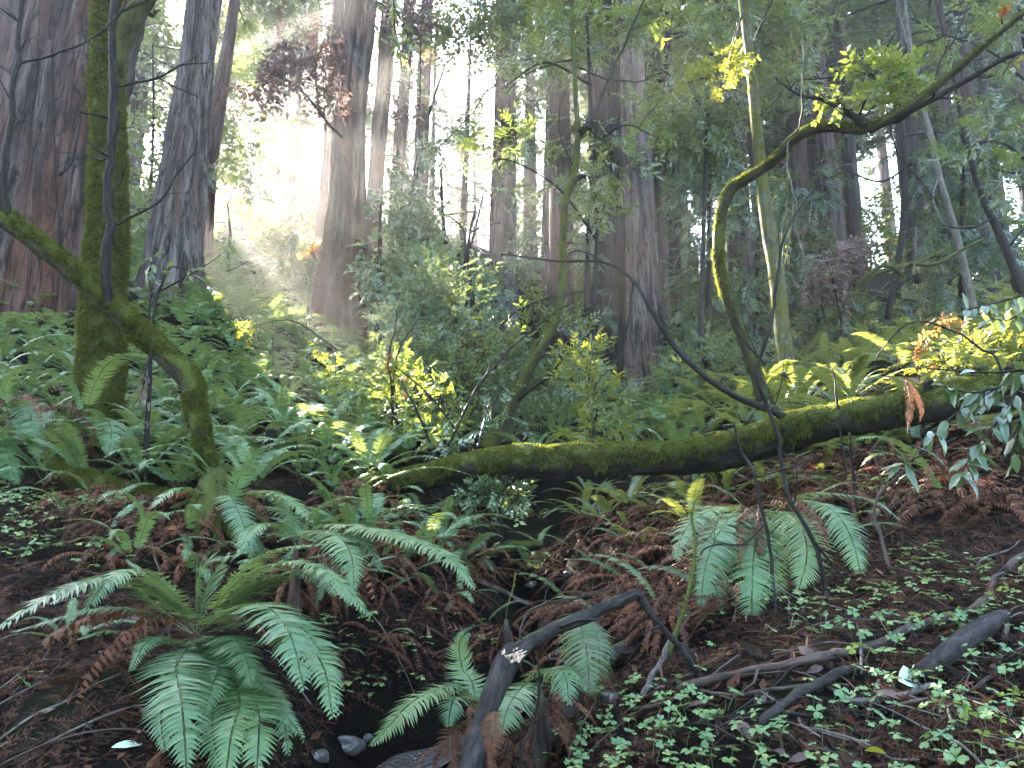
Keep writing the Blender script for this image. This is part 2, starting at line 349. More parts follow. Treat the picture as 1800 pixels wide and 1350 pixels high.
# ------------------------------------------------------------------ foliage templates (baked many times into one crown mesh)
def tmpl_spray(nb, two=True, droop=.25, ang=52, width=.05, seed=1):
    r = np.random.default_rng(seed); V = []; T = []
    def z(x): return -droop*x*x
    V += [(0, .008, 0), (0, -.008, 0), (1, 0, z(1))]; T.append((0, 1, 2))
    for k in range(nb):
        x = .06 + .86*(k+.5*r.random())/nb; L = (.44*(1-.62*x))*r.uniform(.8, 1.15)
        for s in (-1, 1):
            a = math.radians(ang+r.uniform(-10, 10)); dx, dy = math.cos(a), s*math.sin(a); dz = -.25*L*r.uniform(.3, 1.4)
            b = np.array([x, 0, z(x)]); t = b + [dx*L, dy*L, dz]; m = (b*.55+t*.45); w = width*r.uniform(.8, 1.2)
            q = np.array([-dy*s, dx*s, 0])*w; i = len(V)
            if two: V += [tuple(b), tuple(m+q), tuple(t), tuple(m-q)]; T += [(i, i+1, i+2), (i, i+2, i+3)]
            else: V += [tuple(b+q), tuple(b-q), tuple(t)]; T += [(i, i+1, i+2)]
    return np.array(V, float), np.array(T)
def leaf4(b, d, up, L, w, fold=.12):      # folded leaf: 6 verts, 4 tris
    d = d/np.linalg.norm(d); s = np.cross(d, up); s = s/max(np.linalg.norm(s), 1e-6); nn = np.cross(s, d)
    m1 = b + d*L*.38 + s*w*.5 + nn*w*fold; m2 = b + d*L*.38 - s*w*.5 + nn*w*fold; c = b + d*L*.4; t = b + d*L - nn*L*.10
    return [b, m1, t, m2, c], [(0, 1, 4), (1, 2, 4), (2, 3, 4), (3, 0, 4)]
def tmpl_twig(nl, L, w, spread=60, seed=1, whorl=False):
    r = np.random.default_rng(seed); V = [np.array([0, .006, 0]), np.array([0, -.006, 0]), np.array([1., 0, -.08])]; T = [(0, 1, 2)]
    for k in range(nl):
        x = (.72+.28*r.random()) if whorl else .15+.85*k/(nl-1)
        s = -1 if k % 2 else 1; a = math.radians(r.uniform(.4, 1.2)*spread)*s
        if whorl: a = 2*math.pi*k/nl*.9
        d = np.array([math.cos(a), math.sin(a), r.uniform(-.5, .35)]); i = len(V)
        v, t = leaf4(np.array([x, 0, -.08*x*x]), d, np.array([r.uniform(-.5, .5), r.uniform(-.5, .5), 1]), L*r.uniform(.7, 1.2), w*r.uniform(.8, 1.2))
        V += v; T += [tuple(q+i for q in f) for f in t]
    return np.array(V), np.array(T)
SPRAY = [tmpl_spray(7, True, seed=k) for k in range(4)]
SPRAY_MID = [tmpl_spray(5, False, width=.055, seed=k+9) for k in range(4)]
SPRAY_FAR = [tmpl_spray(3, False, width=.10, seed=k+19) for k in range(4)]
LAUREL = [tmpl_twig(9, .42, .13, seed=k) for k in range(4)]
HUCKLE = [tmpl_twig(15, .20, .10, seed=k+5) for k in range(4)]
ROUND = [tmpl_twig(7, .45, .26, seed=k+11) for k in range(4)]
LEAVES_FAR = [tmpl_twig(5, .5, .26, seed=k+21) for k in range(4)]

def gap(u, v, d, r): return tuple(P(u, v, d)) + (r,)
SUN_GAPS = [gap(690,670,9.2,.45), gap(740,710,9.1,.35), gap(1520,640,9.3,.85), gap(1640,635,8.4,.95), gap(1745,610,7.8,.9), gap(460,575,13.5,.35), gap(570,605,12.4,.4), gap(1260,440,7.1,.35),
    gap(560,700,9,.2), gap(1200,760,8.6,.2), gap(880,330,11,.4), gap(1270,110,11.5,.6), gap(455,490,19,.5), gap(560,560,18.5,.5), gap(585,330,19.6,.5), gap(612,185,19.6,.4), gap(600,450,19.6,.35)]
_unused = []             # (x, y, z, radius): openings in the canopy through which the sun reaches the ground
def keep_sun(p, pad=0.0):
    k = np.ones(len(p), bool)
    for x, y, z, r in SUN_GAPS:
        d = p - np.array([x, y, z]); t = d@SUN; q = np.linalg.norm(d - t[:, None]*SUN, axis=1)
        k &= ~((t > 1.5) & (q < r + .004*t + pad))
    return k
def bake(g, tmpls, p, d, up, s, m=0, tint=None, r=rng, carve=True):
    p = np.asarray(p, float); d = np.asarray(d, float); up = np.broadcast_to(np.asarray(up, float), p.shape); s = np.broadcast_to(np.asarray(s, float), (len(p),))
    if carve and SUN_GAPS and len(p):
        k = keep_sun(p, .3); p, d, up, s = p[k], d[k], up[k], s[k]
        if tint is not None: tint = np.broadcast_to(tint, k.shape)[k]
    if not len(p): return
    X = nrm(d); Yv = nrm(np.cross(up, X)); Zv = np.cross(X, Yv)
    which = r.integers(0, len(tmpls), len(p)); tn = r.random(len(p)) if tint is None else np.broadcast_to(tint, (len(p),))
    for w, (V, T) in enumerate(tmpls):
        q = np.where(which == w)[0]
        if not len(q): continue
        W = (V[None, :, 0:1]*X[q][:, None] + V[None, :, 1:2]*Yv[q][:, None] + V[None, :, 2:3]*Zv[q][:, None])*s[q][:, None, None] + p[q][:, None]
        k = len(V); TT = (T[None] + (np.arange(len(q))*k)[:, None, None]).reshape(-1, 3)
        g.add(W.reshape(-1, 3), TT, None, m, np.repeat(np.clip(tn[q], 0, 1), k))

# ------------------------------------------------------------------ redwoods
def trunk_mesh(g, c, seg, furrow, fscale, seed, flare=True):
    """c rows x, y, z, r along the trunk, bottom first"""
    C = c[:, :3]; R = c[:, 3]; n = len(c); T, N, B = frames(C)
    a = np.arange(seg)*2*math.pi/seg
    ln = np.concatenate([[0], np.cumsum(np.linalg.norm(np.diff(C, axis=0), axis=1))])
    A = a[None] + .035*ln[:, None]; rr = np.repeat(R[:, None], seg, 1)
    q = np.stack([np.cos(A)*rr*fscale, np.sin(A)*rr*fscale, np.repeat(ln[:, None], seg, 1)*.33], -1).reshape(-1, 3) + seed*3.1
    n1 = vnoise(q, seed); n2 = vnoise(q*[2.3, 2.3, 2.6]+5, seed+1); n3 = vnoise(q*[.35, .35, .6]+9, seed+2)
    dsp = (np.abs(2*n1-1)**.7*-1.0 + .5)*furrow + (np.abs(2*n2-1)*-1+.5)*furrow*.55
    lob = (vnoise(np.stack([np.cos(A)*1.6, np.sin(A)*1.6, np.repeat(ln[:, None], seg, 1)*.10], -1).reshape(-1, 3)+seed*1.7, seed+4)-.5)
    rr = rr + dsp.reshape(n, seg) + (n3.reshape(n, seg)-.5)*furrow*1.2 + rr*lob.reshape(n, seg)*.30
    if flare:
        fl = np.exp(-ln/1.1)[:, None]
        rr = rr*(1 + fl*(.12 + .34*vnoise(np.stack([np.cos(A)*2.2, np.sin(A)*2.2, np.zeros_like(A)], -1).reshape(-1, 3)+seed, seed+7).reshape(n, seg)))
    dirs = N[:, None]*np.cos(a)[None, :, None] + B[:, None]*np.sin(a)[None, :, None]
    V = (C[:, None] + dirs*rr[..., None]).reshape(-1, 3)
    tcx = np.stack([R[:, None]*np.cos(A), R[:, None]*np.sin(A), np.repeat(ln[:, None], seg, 1)], -1).reshape(-1, 3) + seed
    i = np.arange(n-1)[:, None]*seg; j = np.arange(seg)[None]; k = (j+1) % seg
    g.add(V, None, np.stack([i+j, i+k, i+seg+k, i+seg+j], -1).reshape(-1, 4), 0, .5, tcx)
def crown_mesh(g, c, z0, z1, nbr, Lmax, nsp, size, tm, seed, mleaf=0, mbark=1, droop=.35):
    r = np.random.default_rng(seed); C = c[:, :3]
    for k in range(nbr):
        f = (k + r.random())/nbr; z = z0 + (z1-z0)*f
        b = np.array([np.interp(z, C[:, 2], C[:, j]) for j in range(3)]); rad = np.interp(z, C[:, 2], c[:, 3])
        az = r.uniform(0, 2*math.pi); L = Lmax*(1-.75*f**1.6)*r.uniform(.45, 1.1)
        el = r.uniform(-.25, .35); h = np.array([math.cos(az), math.sin(az), 0])
        t = np.linspace(0, 1, 7)[:, None]
        pc = b + h*(rad*.5 + L*t) + np.array([0, 0, 1])*(el*L*t - droop*L*t**2)
        tube(g, np.c_[pc, np.linspace(.02+.012*L, .004, 7)], 3, n=7, m=mbark, caps=False)
        ns = max(3, int(nsp*L/Lmax*r.uniform(.7, 1.2))); s = r.uniform(.18, 1.0, ns)**.8
        pp = np.stack([np.interp(s, t[:, 0], pc[:, j]) for j in range(3)], 1) + r.normal(0, .05, (ns, 3))
        da = az + r.choice([-1, 1], ns)*r.uniform(.5, 1.3, ns)*(1.05-s*.7)
        dd = np.stack([np.cos(da), np.sin(da), r.uniform(-.75, .1, ns)], 1)
        up = np.stack([r.normal(0, .25, ns), r.normal(0, .25, ns), np.ones(ns)], 1)
        bake(g, tm, pp, dd, up, size*r.uniform(.55, 1.25, ns)*(1.15-.5*s), mleaf, np.clip(r.normal(.45, .22, ns)+r.normal(0, .12), 0, 1), r)
ALL_TRUNKS = []
def redwood(label, axis, d, H, mat='redwood', seg=64, furrow=.04, fscale=5, step=.22, seed=1, crown=None, group=None, base_w=None, name='redwood_tree'):
    """axis rows (u, v, width px) from the base up, all at distance d; grows on straight above the last row"""
    rows = np.array([list(P(u, v, d)) + [w*.5*d/FPX] for u, v, w in axis])
    b = rows[0].copy(); zg = gz(b[0], b[1])
    dr = rows[1, :3]-rows[0, :3]; dr = dr/dr[2]
    foot = rows[0].copy(); foot[:3] = rows[0, :3] + dr*(zg - .4 - rows[0, 3]*1.3 - rows[0, 2])
    if foot[2] < rows[0, 2]-.05: rows = np.vstack([foot, rows])
    top = rows[-1]; d2 = (rows[-1, :3]-rows[-2, :3]); d2 = d2/d2[2]; d2[:2] *= .8
    rem = max(2., zg + H - top[2])
    ext = np.array([list(top[:3] + d2*rem*f) + [max(.03, top[3]*(1-f)**.8)] for f in (.25, .5, .75, 1.0)])
    vis = spline(rows, max(6, int((rows[-1, 2]-rows[0, 2])/step)))
    hi = spline(np.vstack([rows[-1], ext]), max(6, int(rem/1.2)))[1:]
    c = np.vstack([vis, hi])
    base = np.array([c[0, 0], c[0, 1], zg]); c[:, :3] -= base
    t = thing(name, label, 'tree', base, group)
    g = G(); trunk_mesh(g, c, seg, furrow, fscale, seed); g.build('trunk', [M[mat]], t, True)
    if crown:
        for k, cr in enumerate(crown if isinstance(crown, list) else [crown]):
            z0, z1, nbr, L, nsp, size, tm = cr[:7]; mt = cr[7] if len(cr) > 7 else 'needles'
            g = G(); cw = c.copy(); cw[:, :3] += base
            crown_mesh(g, cw, base[2]+z0, base[2]+min(z1, H), nbr, L, nsp, size, tm, seed*13+k)
            for q in range(len(g.V)): g.V[q] = g.V[q]-base
            g.build('crown', [M[mt], M['twig']], t)
    return t
S, SM, SF = SPRAY, SPRAY_MID, SPRAY_FAR
redwood('massive leaning redwood with reddish furrowed bark at the left edge', [(62,500,225),(78,400,205),(95,300,196),(124,150,192),(160,0,188)], 15, 42, seg=190, furrow=.17, fscale=4.2, step=.09, seed=2, crown=(16,42,60,5,16,.9,SM))
redwood('grey redwood trunk right of the moss covered tree, ferns at its foot', [(300,505,100),(306,440,88),(322,300,76),(340,150,62),(357,0,54)], 18, 40, 'redwood_grey', 130, .10, 5, .10, 3, crown=(17,40,50,4.5,16,.9,SM))
redwood('tall redwood with sun rays crossing its reddish trunk, left of centre', [(592,600,96),(597,500,82),(606,400,70),(617,200,60),(636,0,55)], 20, 44, 'redwood', 120, .10, 5, .12, 4, crown=[(13.5,44,60,4.2,16,.9,SM),(10.4,12.5,10,1.9,16,.55,S)])
redwood('broad pale grey redwood, frontmost of the group right of centre', [(1137,728,78),(1133,600,60),(1129,450,52),(1124,300,48),(1112,100,42),(1105,0,38)], 18, 40, 'redwood_grey', 110, .085, 5.5, .12, 5, crown=(11,40,60,3.6,16,.85,SM))
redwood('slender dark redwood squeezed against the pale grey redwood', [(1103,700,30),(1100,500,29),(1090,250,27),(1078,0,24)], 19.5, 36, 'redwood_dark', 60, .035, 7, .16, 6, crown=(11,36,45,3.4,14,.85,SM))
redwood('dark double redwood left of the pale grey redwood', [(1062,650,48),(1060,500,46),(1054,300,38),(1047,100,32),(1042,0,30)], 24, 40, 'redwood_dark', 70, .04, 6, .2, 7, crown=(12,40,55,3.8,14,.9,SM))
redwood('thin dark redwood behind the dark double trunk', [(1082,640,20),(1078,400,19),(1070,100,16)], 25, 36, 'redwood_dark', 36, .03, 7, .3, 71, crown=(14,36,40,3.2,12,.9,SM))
redwood('grey redwood rising behind the shrubs at the centre of the picture', [(888,640,50),(886,500,44),(888,300,36),(893,100,29),(894,0,27)], 26, 42, 'redwood_grey', 70, .045, 6, .2, 8, crown=(16.5,42,45,3.6,13,.9,SM))
redwood('thin redwood between the central grey trunk and the sinuous mossy trunk', [(963,580,25),(963,400,22),(968,200,19),(970,0,15)], 33, 40, 'redwood_grey', 40, .035, 6, .3, 9, crown=(15,40,45,3.5,12,.95,SM))
redwood('dark redwood beside the foot of the central grey trunk', [(872,640,30),(872,450,26),(876,250,18)], 27, 26, 'redwood', 40, .035, 6, .3, 10, crown=(9,26,40,2.6,12,.8,SM))
redwood('reddish redwood just behind the sunbeam trunk on its right', [(650,470,34),(660,300,32),(678,100,31),(684,0,29)], 28, 40, 'redwood', 48, .035, 6, .25, 12, crown=(10,40,60,3.2,13,.85,SM))
redwood('hazy redwood, second behind the sunbeam trunk on its right', [(692,440,27),(700,300,25),(714,100,22),(720,0,20)], 34, 40, 'redwood', 36, .035, 6, .35, 13, crown=(9,40,60,3.2,12,.85,SM))
redwood('lone hazy redwood standing against the white sky', [(738,440,29),(740,320,27),(745,150,25),(751,0,22)], 37, 42, 'redwood', 36, .035, 6, .35, 14, crown=(14,42,30,2.8,11,.9,SM))
redwood('hazy redwood pair, left one, above the sunlit fern slope', [(472,395,36),(480,250,32),(490,100,28),(496,0,26)], 36, 42, 'redwood', 36, .035, 6, .35, 15, crown=(11,42,55,4,13,1.0,SM))
redwood('hazy redwood pair, right one, above the sunlit fern slope', [(509,420,27),(514,250,25),(521,100,24),(527,0,23)], 35, 42, 'redwood', 36, .035, 6, .35, 16, crown=(12,42,55,4,13,1.0,SM))
redwood('hazy leaning redwood right of the grey trunk on the left', [(352,455,38),(366,300,32),(385,180,28),(400,90,24)], 24, 15, 'redwood', 36, .03, 6, .3, 17, crown=(10,15,20,2.2,12,.8,SM))
redwood('redwood half hidden behind the left side of the sunbeam trunk', [(560,540,36),(572,400,32),(586,200,27),(596,0,22)], 26, 40, 'redwood', 44, .035, 6, .25, 18, crown=(13,40,50,3.4,13,.9,SM))
redwood('young conifer with bare side branches against the white sky', [(812,440,15),(818,300,12),(824,150,8),(827,60,4)], 40, 16, 'redwood_dark', 16, .01, 6, .5, 19, crown=(3,16,75,2.3,6,.6,SM))
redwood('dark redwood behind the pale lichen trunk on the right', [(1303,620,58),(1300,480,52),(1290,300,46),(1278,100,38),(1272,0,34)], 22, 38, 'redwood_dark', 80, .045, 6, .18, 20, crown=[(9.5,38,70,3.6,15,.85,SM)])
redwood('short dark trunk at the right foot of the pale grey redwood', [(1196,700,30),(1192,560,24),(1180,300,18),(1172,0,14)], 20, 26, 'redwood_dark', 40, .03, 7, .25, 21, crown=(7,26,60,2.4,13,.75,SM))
redwood('dark redwood under the bent mossy limb, left of two', [(1478,500,34),(1462,350,33),(1440,150,30),(1430,0,27)], 25, 38, 'redwood', 50, .04, 6, .25, 22, crown=(8,38,75,3.4,14,.85,SM))
redwood('dark redwood under the bent mossy limb, right of two', [(1510,480,27),(1496,330,25),(1480,100,22)], 26, 36, 'redwood_dark', 40, .035, 6, .3, 23, crown=(7,36,75,3.2,14,.85,SM))
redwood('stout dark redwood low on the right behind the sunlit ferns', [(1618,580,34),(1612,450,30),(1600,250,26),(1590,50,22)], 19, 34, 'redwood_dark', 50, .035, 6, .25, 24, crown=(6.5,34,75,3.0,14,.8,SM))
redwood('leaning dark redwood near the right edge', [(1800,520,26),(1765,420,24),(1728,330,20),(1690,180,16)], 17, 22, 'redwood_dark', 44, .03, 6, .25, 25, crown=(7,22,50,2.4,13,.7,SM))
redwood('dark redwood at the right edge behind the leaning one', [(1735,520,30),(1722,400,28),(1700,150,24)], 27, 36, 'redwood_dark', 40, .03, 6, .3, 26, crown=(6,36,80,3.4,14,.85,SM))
redwood('grey thin redwood right of the pale grey redwood', [(1178,600,16),(1175,250,15),(1166,0,13)], 30, 36, 'redwood_grey', 30, .025, 6, .4, 27, crown=(13,36,50,3.2,12,.9,SM))
redwood('redwood trunk seen beyond the lichen trunk on its right', [(1412,540,40),(1405,350,36),(1394,100,32)], 31, 40, 'redwood', 40, .035, 6, .3, 28, crown=(8,40,80,3.8,14,.95,SM))
redwood('hazy redwood left of the massive leaning redwood', [(-60,420,60),(-40,250,52),(0,60,46)], 27, 40, 'redwood', 40, .04, 6, .3, 29, crown=(10,40,60,3.8,14,.95,SM))
redwood('redwood between the right edge and the stout dark redwood', [(1668,500,26),(1655,300,24),(1640,60,20)], 30, 38, 'redwood_dark', 36, .03, 6, .35, 30, crown=(5,38,85,3.6,14,.95,SM))
def where(u, marks):                  # words that tie a photo column to the nearest landmark
    k = min(range(len(marks)), key=lambda q: abs(marks[q][0]-u)); d = u-marks[k][0]
    return ('behind ' if abs(d) < 14 else ('left of ' if d < 0 else 'right of ')) + marks[k][1]
LM_FAR = [(60, 'the massive redwood'), (330, 'the grey left redwood'), (495, 'the hazy pair'), (600, 'the sunbeam trunk'), (742, 'the lone hazy redwood'), (890, 'the central grey redwood'), (1000, 'the sinuous trunk'), (1120, 'the pale grey redwood'), (1340, 'the lichen trunk'), (1500, 'the dark pair'), (1605, 'the stout dark redwood'), (1730, 'the leaning dark redwood')]
# ------------------------------------------------------------------ the forest further up the hill: a few tree shapes copied
def far_proto(seed, H, r0, z0, L, nbr, nsp, mat):
    c = np.array([[0, 0, -.8, r0*1.15], [0, 0, H*.3, r0*.85], [.2, 0, H*.7, r0*.5], [.1, .1, H, .04]]); c = spline(c, 26)
    g = G(); trunk_mesh(g, c, 20, .03, 5, seed); tm = g.mesh('trunk', [M[mat]], True)
    g = G(); crown_mesh(g, c, z0, H, nbr, L, nsp, 1.15, SPRAY_FAR, seed+40); cm = g.mesh('crown', [M['needles'], M['twig']])
    return tm, cm
_gaps = SUN_GAPS[:]; SUN_GAPS.clear()
FAR = [far_proto(101, 38, .55, 10, 4.6, 130, 30, 'redwood'), far_proto(102, 32, .42, 8, 4.0, 120, 26, 'redwood_dark'), far_proto(103, 26, .32, 6, 3.6, 110, 24, 'redwood_grey'), far_proto(104, 42, .6, 15, 4.8, 110, 26, 'redwood')]
SUN_GAPS.extend(_gaps)
def far_tree(u, d, k, s, rz, zone):
    p = P(u, 600, d)
    if zone == 'l':                   # stand the trunks clear of the openings the sun shines through
        for sh in [0, .6, -.6, 1.2, -1.2, 1.8, -1.8, 2.4, -2.4, 3, -3, 3.8, -3.8]:
            if trunk_clear(p[0]+sh, p[1], .75*s): break
        else: return
        p[0] += sh
    z = gz(p[0], p[1])
    lab = {'l': 'hazy distant redwood up the left hill', 'c': 'distant redwood in the bright centre', 'r': 'distant shaded redwood on the right', 'o': 'redwood beyond the edge of the view'}[zone]
    grp = {'l': 'hazy far redwoods', 'c': 'far redwoods in the middle', 'r': 'far redwoods on the right', 'o': 'redwoods beside the view'}[zone]
    ub = 900 + FPX*p[0]/p[1]; lab = lab + ', ' + where(ub, LM_FAR) + (', nearer' if d < 45 else ', far' if d < 66 else ', farthest')
    t = thing('redwood_tree', lab, 'tree', (p[0], p[1], z), grp); t.rotation_euler = (0, 0, rz); t.scale = (s, s, s)
    obj('trunk', FAR[k][0], t)
    cr = FAR[k][1]; me = cr.copy() if near_gap(p[0], p[1], s) else cr
    if me is not cr:                  # open the sun gaps in this crown: drop the sprays that stand in them
        co = np.empty(len(me.vertices)*3, np.float32); me.vertices.foreach_get('co', co); co = co.reshape(-1, 3)
        R = np.array([[math.cos(rz), -math.sin(rz), 0], [math.sin(rz), math.cos(rz), 0], [0, 0, 1]]); w = (co@R.T)*s + [p[0], p[1], z]
        bad = ~keep_sun(w); import bmesh
        if bad.any():
            bm = bmesh.new(); bm.from_mesh(me); bm.verts.ensure_lookup_table()
            bmesh.ops.delete(bm, geom=[bm.verts[i] for i in np.where(bad)[0]], context='VERTS'); bm.to_mesh(me); bm.free()
    obj('crown', me, t)
def trunk_clear(x, y, w):
    h = SUN[:2]/np.linalg.norm(SUN[:2])
    for gx, gy, gz_, r in SUN_GAPS:
        q = np.array([x-gx, y-gy]); t = q@h
        if t > 0 and abs(q[0]*h[1]-q[1]*h[0]) < w + r*.4: return False
    return True
def near_gap(x, y, s):
    for gx, gy, gz_, r in SUN_GAPS:
        h = SUN[:2]/np.linalg.norm(SUN[:2]); q = np.array([x-gx, y-gy]); t = q@h
        if t > 0 and abs(q[0]*h[1]-q[1]*h[0]) < 7*s + r + .004*t: return True
    return False
rr_ = np.random.default_rng(5)
def far_row(us, d, jit, kinds, zone, smin=.85, smax=1.15):
    for u in us: far_tree(u + rr_.uniform(-jit, jit), d*rr_.uniform(.88, 1.14), int(rr_.choice(kinds)), rr_.uniform(smin, smax), rr_.uniform(0, 6.28), zone)
far_row(np.arange(-700, -180, 90), 34, 25, [0, 1, 3], 'l')
far_row(np.arange(-650, -160, 90), 58, 25, [0, 1, 3], 'l')
far_row(np.arange(-150, 640, 62), 52, 25, [0, 1, 3], 'l')
far_row(np.arange(-130, 620, 70), 64, 25, [1, 0], 'l', .8, 1.0)
far_row(np.arange(-100, 620, 60), 78, 25, [0, 1, 3], 'l')
far_row(np.arange(-100, 600, 55), 100, 25, [0, 3], 'l', 1.0, 1.3)
far_row([930, 1005, 1075, 1150, 1215, 1270, 1350], 46, 16, [0, 3], 'c', .55, .75)
far_row([668, 770, 850, 945, 1010, 1080], 62, 18, [2, 1], 'c', .6, .85)
far_row([700, 800, 905, 985, 1060], 85, 18, [1, 0], 'c', .7, .9)
far_row(np.arange(1010, 1960, 85), 33, 25, [0, 3], 'r', .6, .8)
far_row(np.arange(1160, 1960, 120), 38, 22, [0, 1, 2, 1], 'r', .85, 1.1)
far_row(np.arange(1090, 2000, 95), 56, 25, [0, 1, 3], 'r')

# trees beside and behind the place where the camera stands: they shade it from the open sky
for x, y, k, s in [(-8.5, -5, 1, .95), (7.5, -6, 0, .9), (-1, -9, 1, .95), (-13, 2, 0, .9), (13, 1, 1, .9), (3.5, -12, 0, .9)]:
    t = thing('redwood_tree', 'redwood beyond the edge of the view', 'tree', (x, y, gz(x, y)), 'redwoods beside the view'); t.scale = (s,)*3; t.rotation_euler = (0, 0, x)
    obj('trunk', FAR[k][0], t); obj('crown', FAR[k][1], t)
# ------------------------------------------------------------------ mossy trunks, limbs and logs of the foreground
def fuzz(c, dirs, rr, parent, dens, thr=.15, L=(.012, .04), seed=1, hang=.0, name='moss'):
    """moss hair on a tube: blades where the surface faces up (thr) plus noise"""
    r = np.random.default_rng(seed); n, seg = rr.shape
    ln = np.linalg.norm(np.diff(c[:, :3], axis=0), axis=1); area = (ln*rr.mean(1)[:-1]*2*math.pi)
    N = int(area.sum()*dens); i = r.choice(n-1, N, p=area/area.sum()); f = r.random(N); j = r.integers(0, seg, N); h = r.random(N)
    j2 = (j+1) % seg
    dv = dirs[i, j]*(1-h)[:, None] + dirs[i, j2]*h[:, None]; dv = nrm(dv)
    rad = (rr[i, j]*(1-h)+rr[i, j2]*h)*(1-f) + (rr[i+1, j]*(1-h)+rr[i+1, j2]*h)*f
    p = c[i, :3]*(1-f)[:, None] + c[i+1, :3]*f[:, None] + dv*(rad*.97)[:, None]
    k = dv[:, 2]*.6 + (fbm(p*6, 3, seed)-.5)*1.6 > thr
    p, dv = p[k], dv[k]; N = len(p)
    lump = fbm(p*14, 2, seed+3)
    d = nrm(dv + r.normal(0, .45, (N, 3)) + np.array([0, 0, -hang])*(1-np.clip(dv[:, 2:3], 0, 1)))
    s = nrm(np.cross(d, r.normal(0, 1, (N, 3)))); l_ = (r.uniform(L[0], L[1], N)*(.4+1.3*lump))[:, None]; w = l_*.16
    V = np.stack([p - s*w, p + s*w, p + d*l_ + np.array([0, 0, -hang])*l_*.4], 1).reshape(-1, 3)
    o = G().add(V, np.arange(N*3).reshape(-1, 3), None, 0, np.repeat(np.clip(lump*.9+r.normal(0, .15, N), 0, 1), 3)).build(name, [M['moss']], parent)
    o['kind'] = 'stuff'; return o
def off(c, b): c = c.copy(); c[:, :3] -= b; return c
def to_ground(q):                     # a stem that starts in the air is carried down to the ground
    zg = gz(q[0, 0], q[0, 1])
    if q[0, 2] - zg > .02: q = np.vstack([[q[0, 0]+.02, q[0, 1]+.02, zg-.06, q[0, 3]*1.1], q])
    return q
def side_twigs(q, parent, base, mat, seed, n=None, name='side_twig'):
    r = np.random.default_rng(seed); c = spline(q, 30); g = G(); L = np.linalg.norm(q[-1, :3]-q[0, :3])
    for k in range(n or int(3+L*2.2)):
        i = r.integers(8, 29); a = c[i, :3]; tg = nrm(c[i, :3]-c[i-1, :3]); d = nrm(tg*.7 + r.normal(0, .6, 3)); l_ = r.uniform(.1, .34)*min(1.4, .4+L*.5); R = max(.0012, c[i, 3]*.4)
        e = a + d*l_ + [0, 0, r.uniform(-.05, .04)]; m_ = (a+e)/2 + r.normal(0, .03*l_/.2, 3); tube(g, np.c_[np.array([a, m_, e])-base, [R, R*.7, .0007]], 4, n=7, wob=.03, seed=seed+k, caps=False)
        if r.random() < .6:
            e2 = m_ + nrm(d + r.normal(0, .6, 3))*l_*.5; tube(g, np.c_[np.array([m_, (m_+e2)/2+r.normal(0, .006, 3), e2])-base, [R*.6, R*.5, .0006]], 4, n=5, caps=False)
    o = g.build(name, [M[mat]], parent); o['kind'] = 'stuff'; return o
def limbset(name, label, cat, main, limbs, mat, group=None, seg=20, rough=.12, step=.05, moss=None, main_name='trunk', limb_mat=None, freq=4, seed=1, ground_base=True):
    rows = pix(main); base = rows[0, :3].copy()
    t = thing(name, label, cat, base, group)
    g = G(); c, dr, rr = tube(g, off(rows, base), seg, step, rough, freq, seed=seed); g.build(main_name, [M[mat]], t, True)
    if moss:
        fuzz(c, dr, rr, t, **moss)
    for k, lb in enumerate(limbs):
        nm = 'limb'; 
        if isinstance(lb, tuple): nm, lb = lb
        q = pix(lb); g = G(); cc, d2, r2 = tube(g, off(q, base), max(5, int(seg*.5)), step, rough*.7, freq, seed=seed+k+1, wob=.05)
        o = g.build(nm, [M[limb_mat or mat]], t, True)
        L = np.linalg.norm(q[-1, :3]-q[0, :3])
        if nm != 'stub' and L > .35: side_twigs(q, o, base, limb_mat or mat, seed*7+k)
    return t
# the fallen log across the gully
limbset('fallen_log', 'long moss topped fallen log lying across the gully', 'log',
    [(380,905,8.2,18),(440,885,8.0,25.0),(500,868,7.8,34.0),(600,852,7.5,39.0),(700,848,7.3,45.0),(800,828,7.1,52.0),(880,818,7.0,64.0),(960,812,6.9,62.0),(1060,808,6.8,60.0),(1180,806,6.6,60.0),(1280,792,6.4,60.8),(1380,762,6.2,65.5),(1480,738,6.0,60.5),(1580,720,5.9,63.8),(1660,706,5.8,64.7),(1760,690,5.7,66.4),(1860,672,5.6,68.0),(2000,650,5.5,68.0)],
    [('stub', [(880,828,7.0,40),(893,846,6.9,24),(897,852,6.88,8)]), ('stub', [(1625,690,5.8,26),(1632,672,5.75,18),(1634,664,5.74,10)])],
    'log', seg=48, rough=.22, step=.03, moss=dict(dens=24000, thr=-.04, L=(.008, .042), seed=4, hang=1.1), freq=4, seed=3)
# dark bare branch springing in an arch from the log
limbset('arching_branch', 'thin dark bare branch arching up and left from the fallen log', 'branch',
    [(1390,742,6.15,15.0),(1362,724,6.1,13.5),(1300,700,6.1,12.0),(1240,662,6.1,10.5),(1180,602,6.2,9.8),(1145,545,6.2,8.2),(1110,490,6.3,6.0),(1060,461,6.4,4.5),(980,459,6.6,3.8),(880,446,6.8,2.2)],
    [('stub', [(1172,592,6.2,11),(1164,560,6.2,10),(1158,532,6.2,9)]), ('twig', [(1112,492,6.3,5),(1108,540,6.2,4),(1100,600,6.1,3)]), ('twig', [(1060,461,6.4,3),(1010,440,6.5,2.5),(985,470,6.5,2)])], 'twig', seg=10, step=.06, rough=.1, seed=5, main_name='stem')
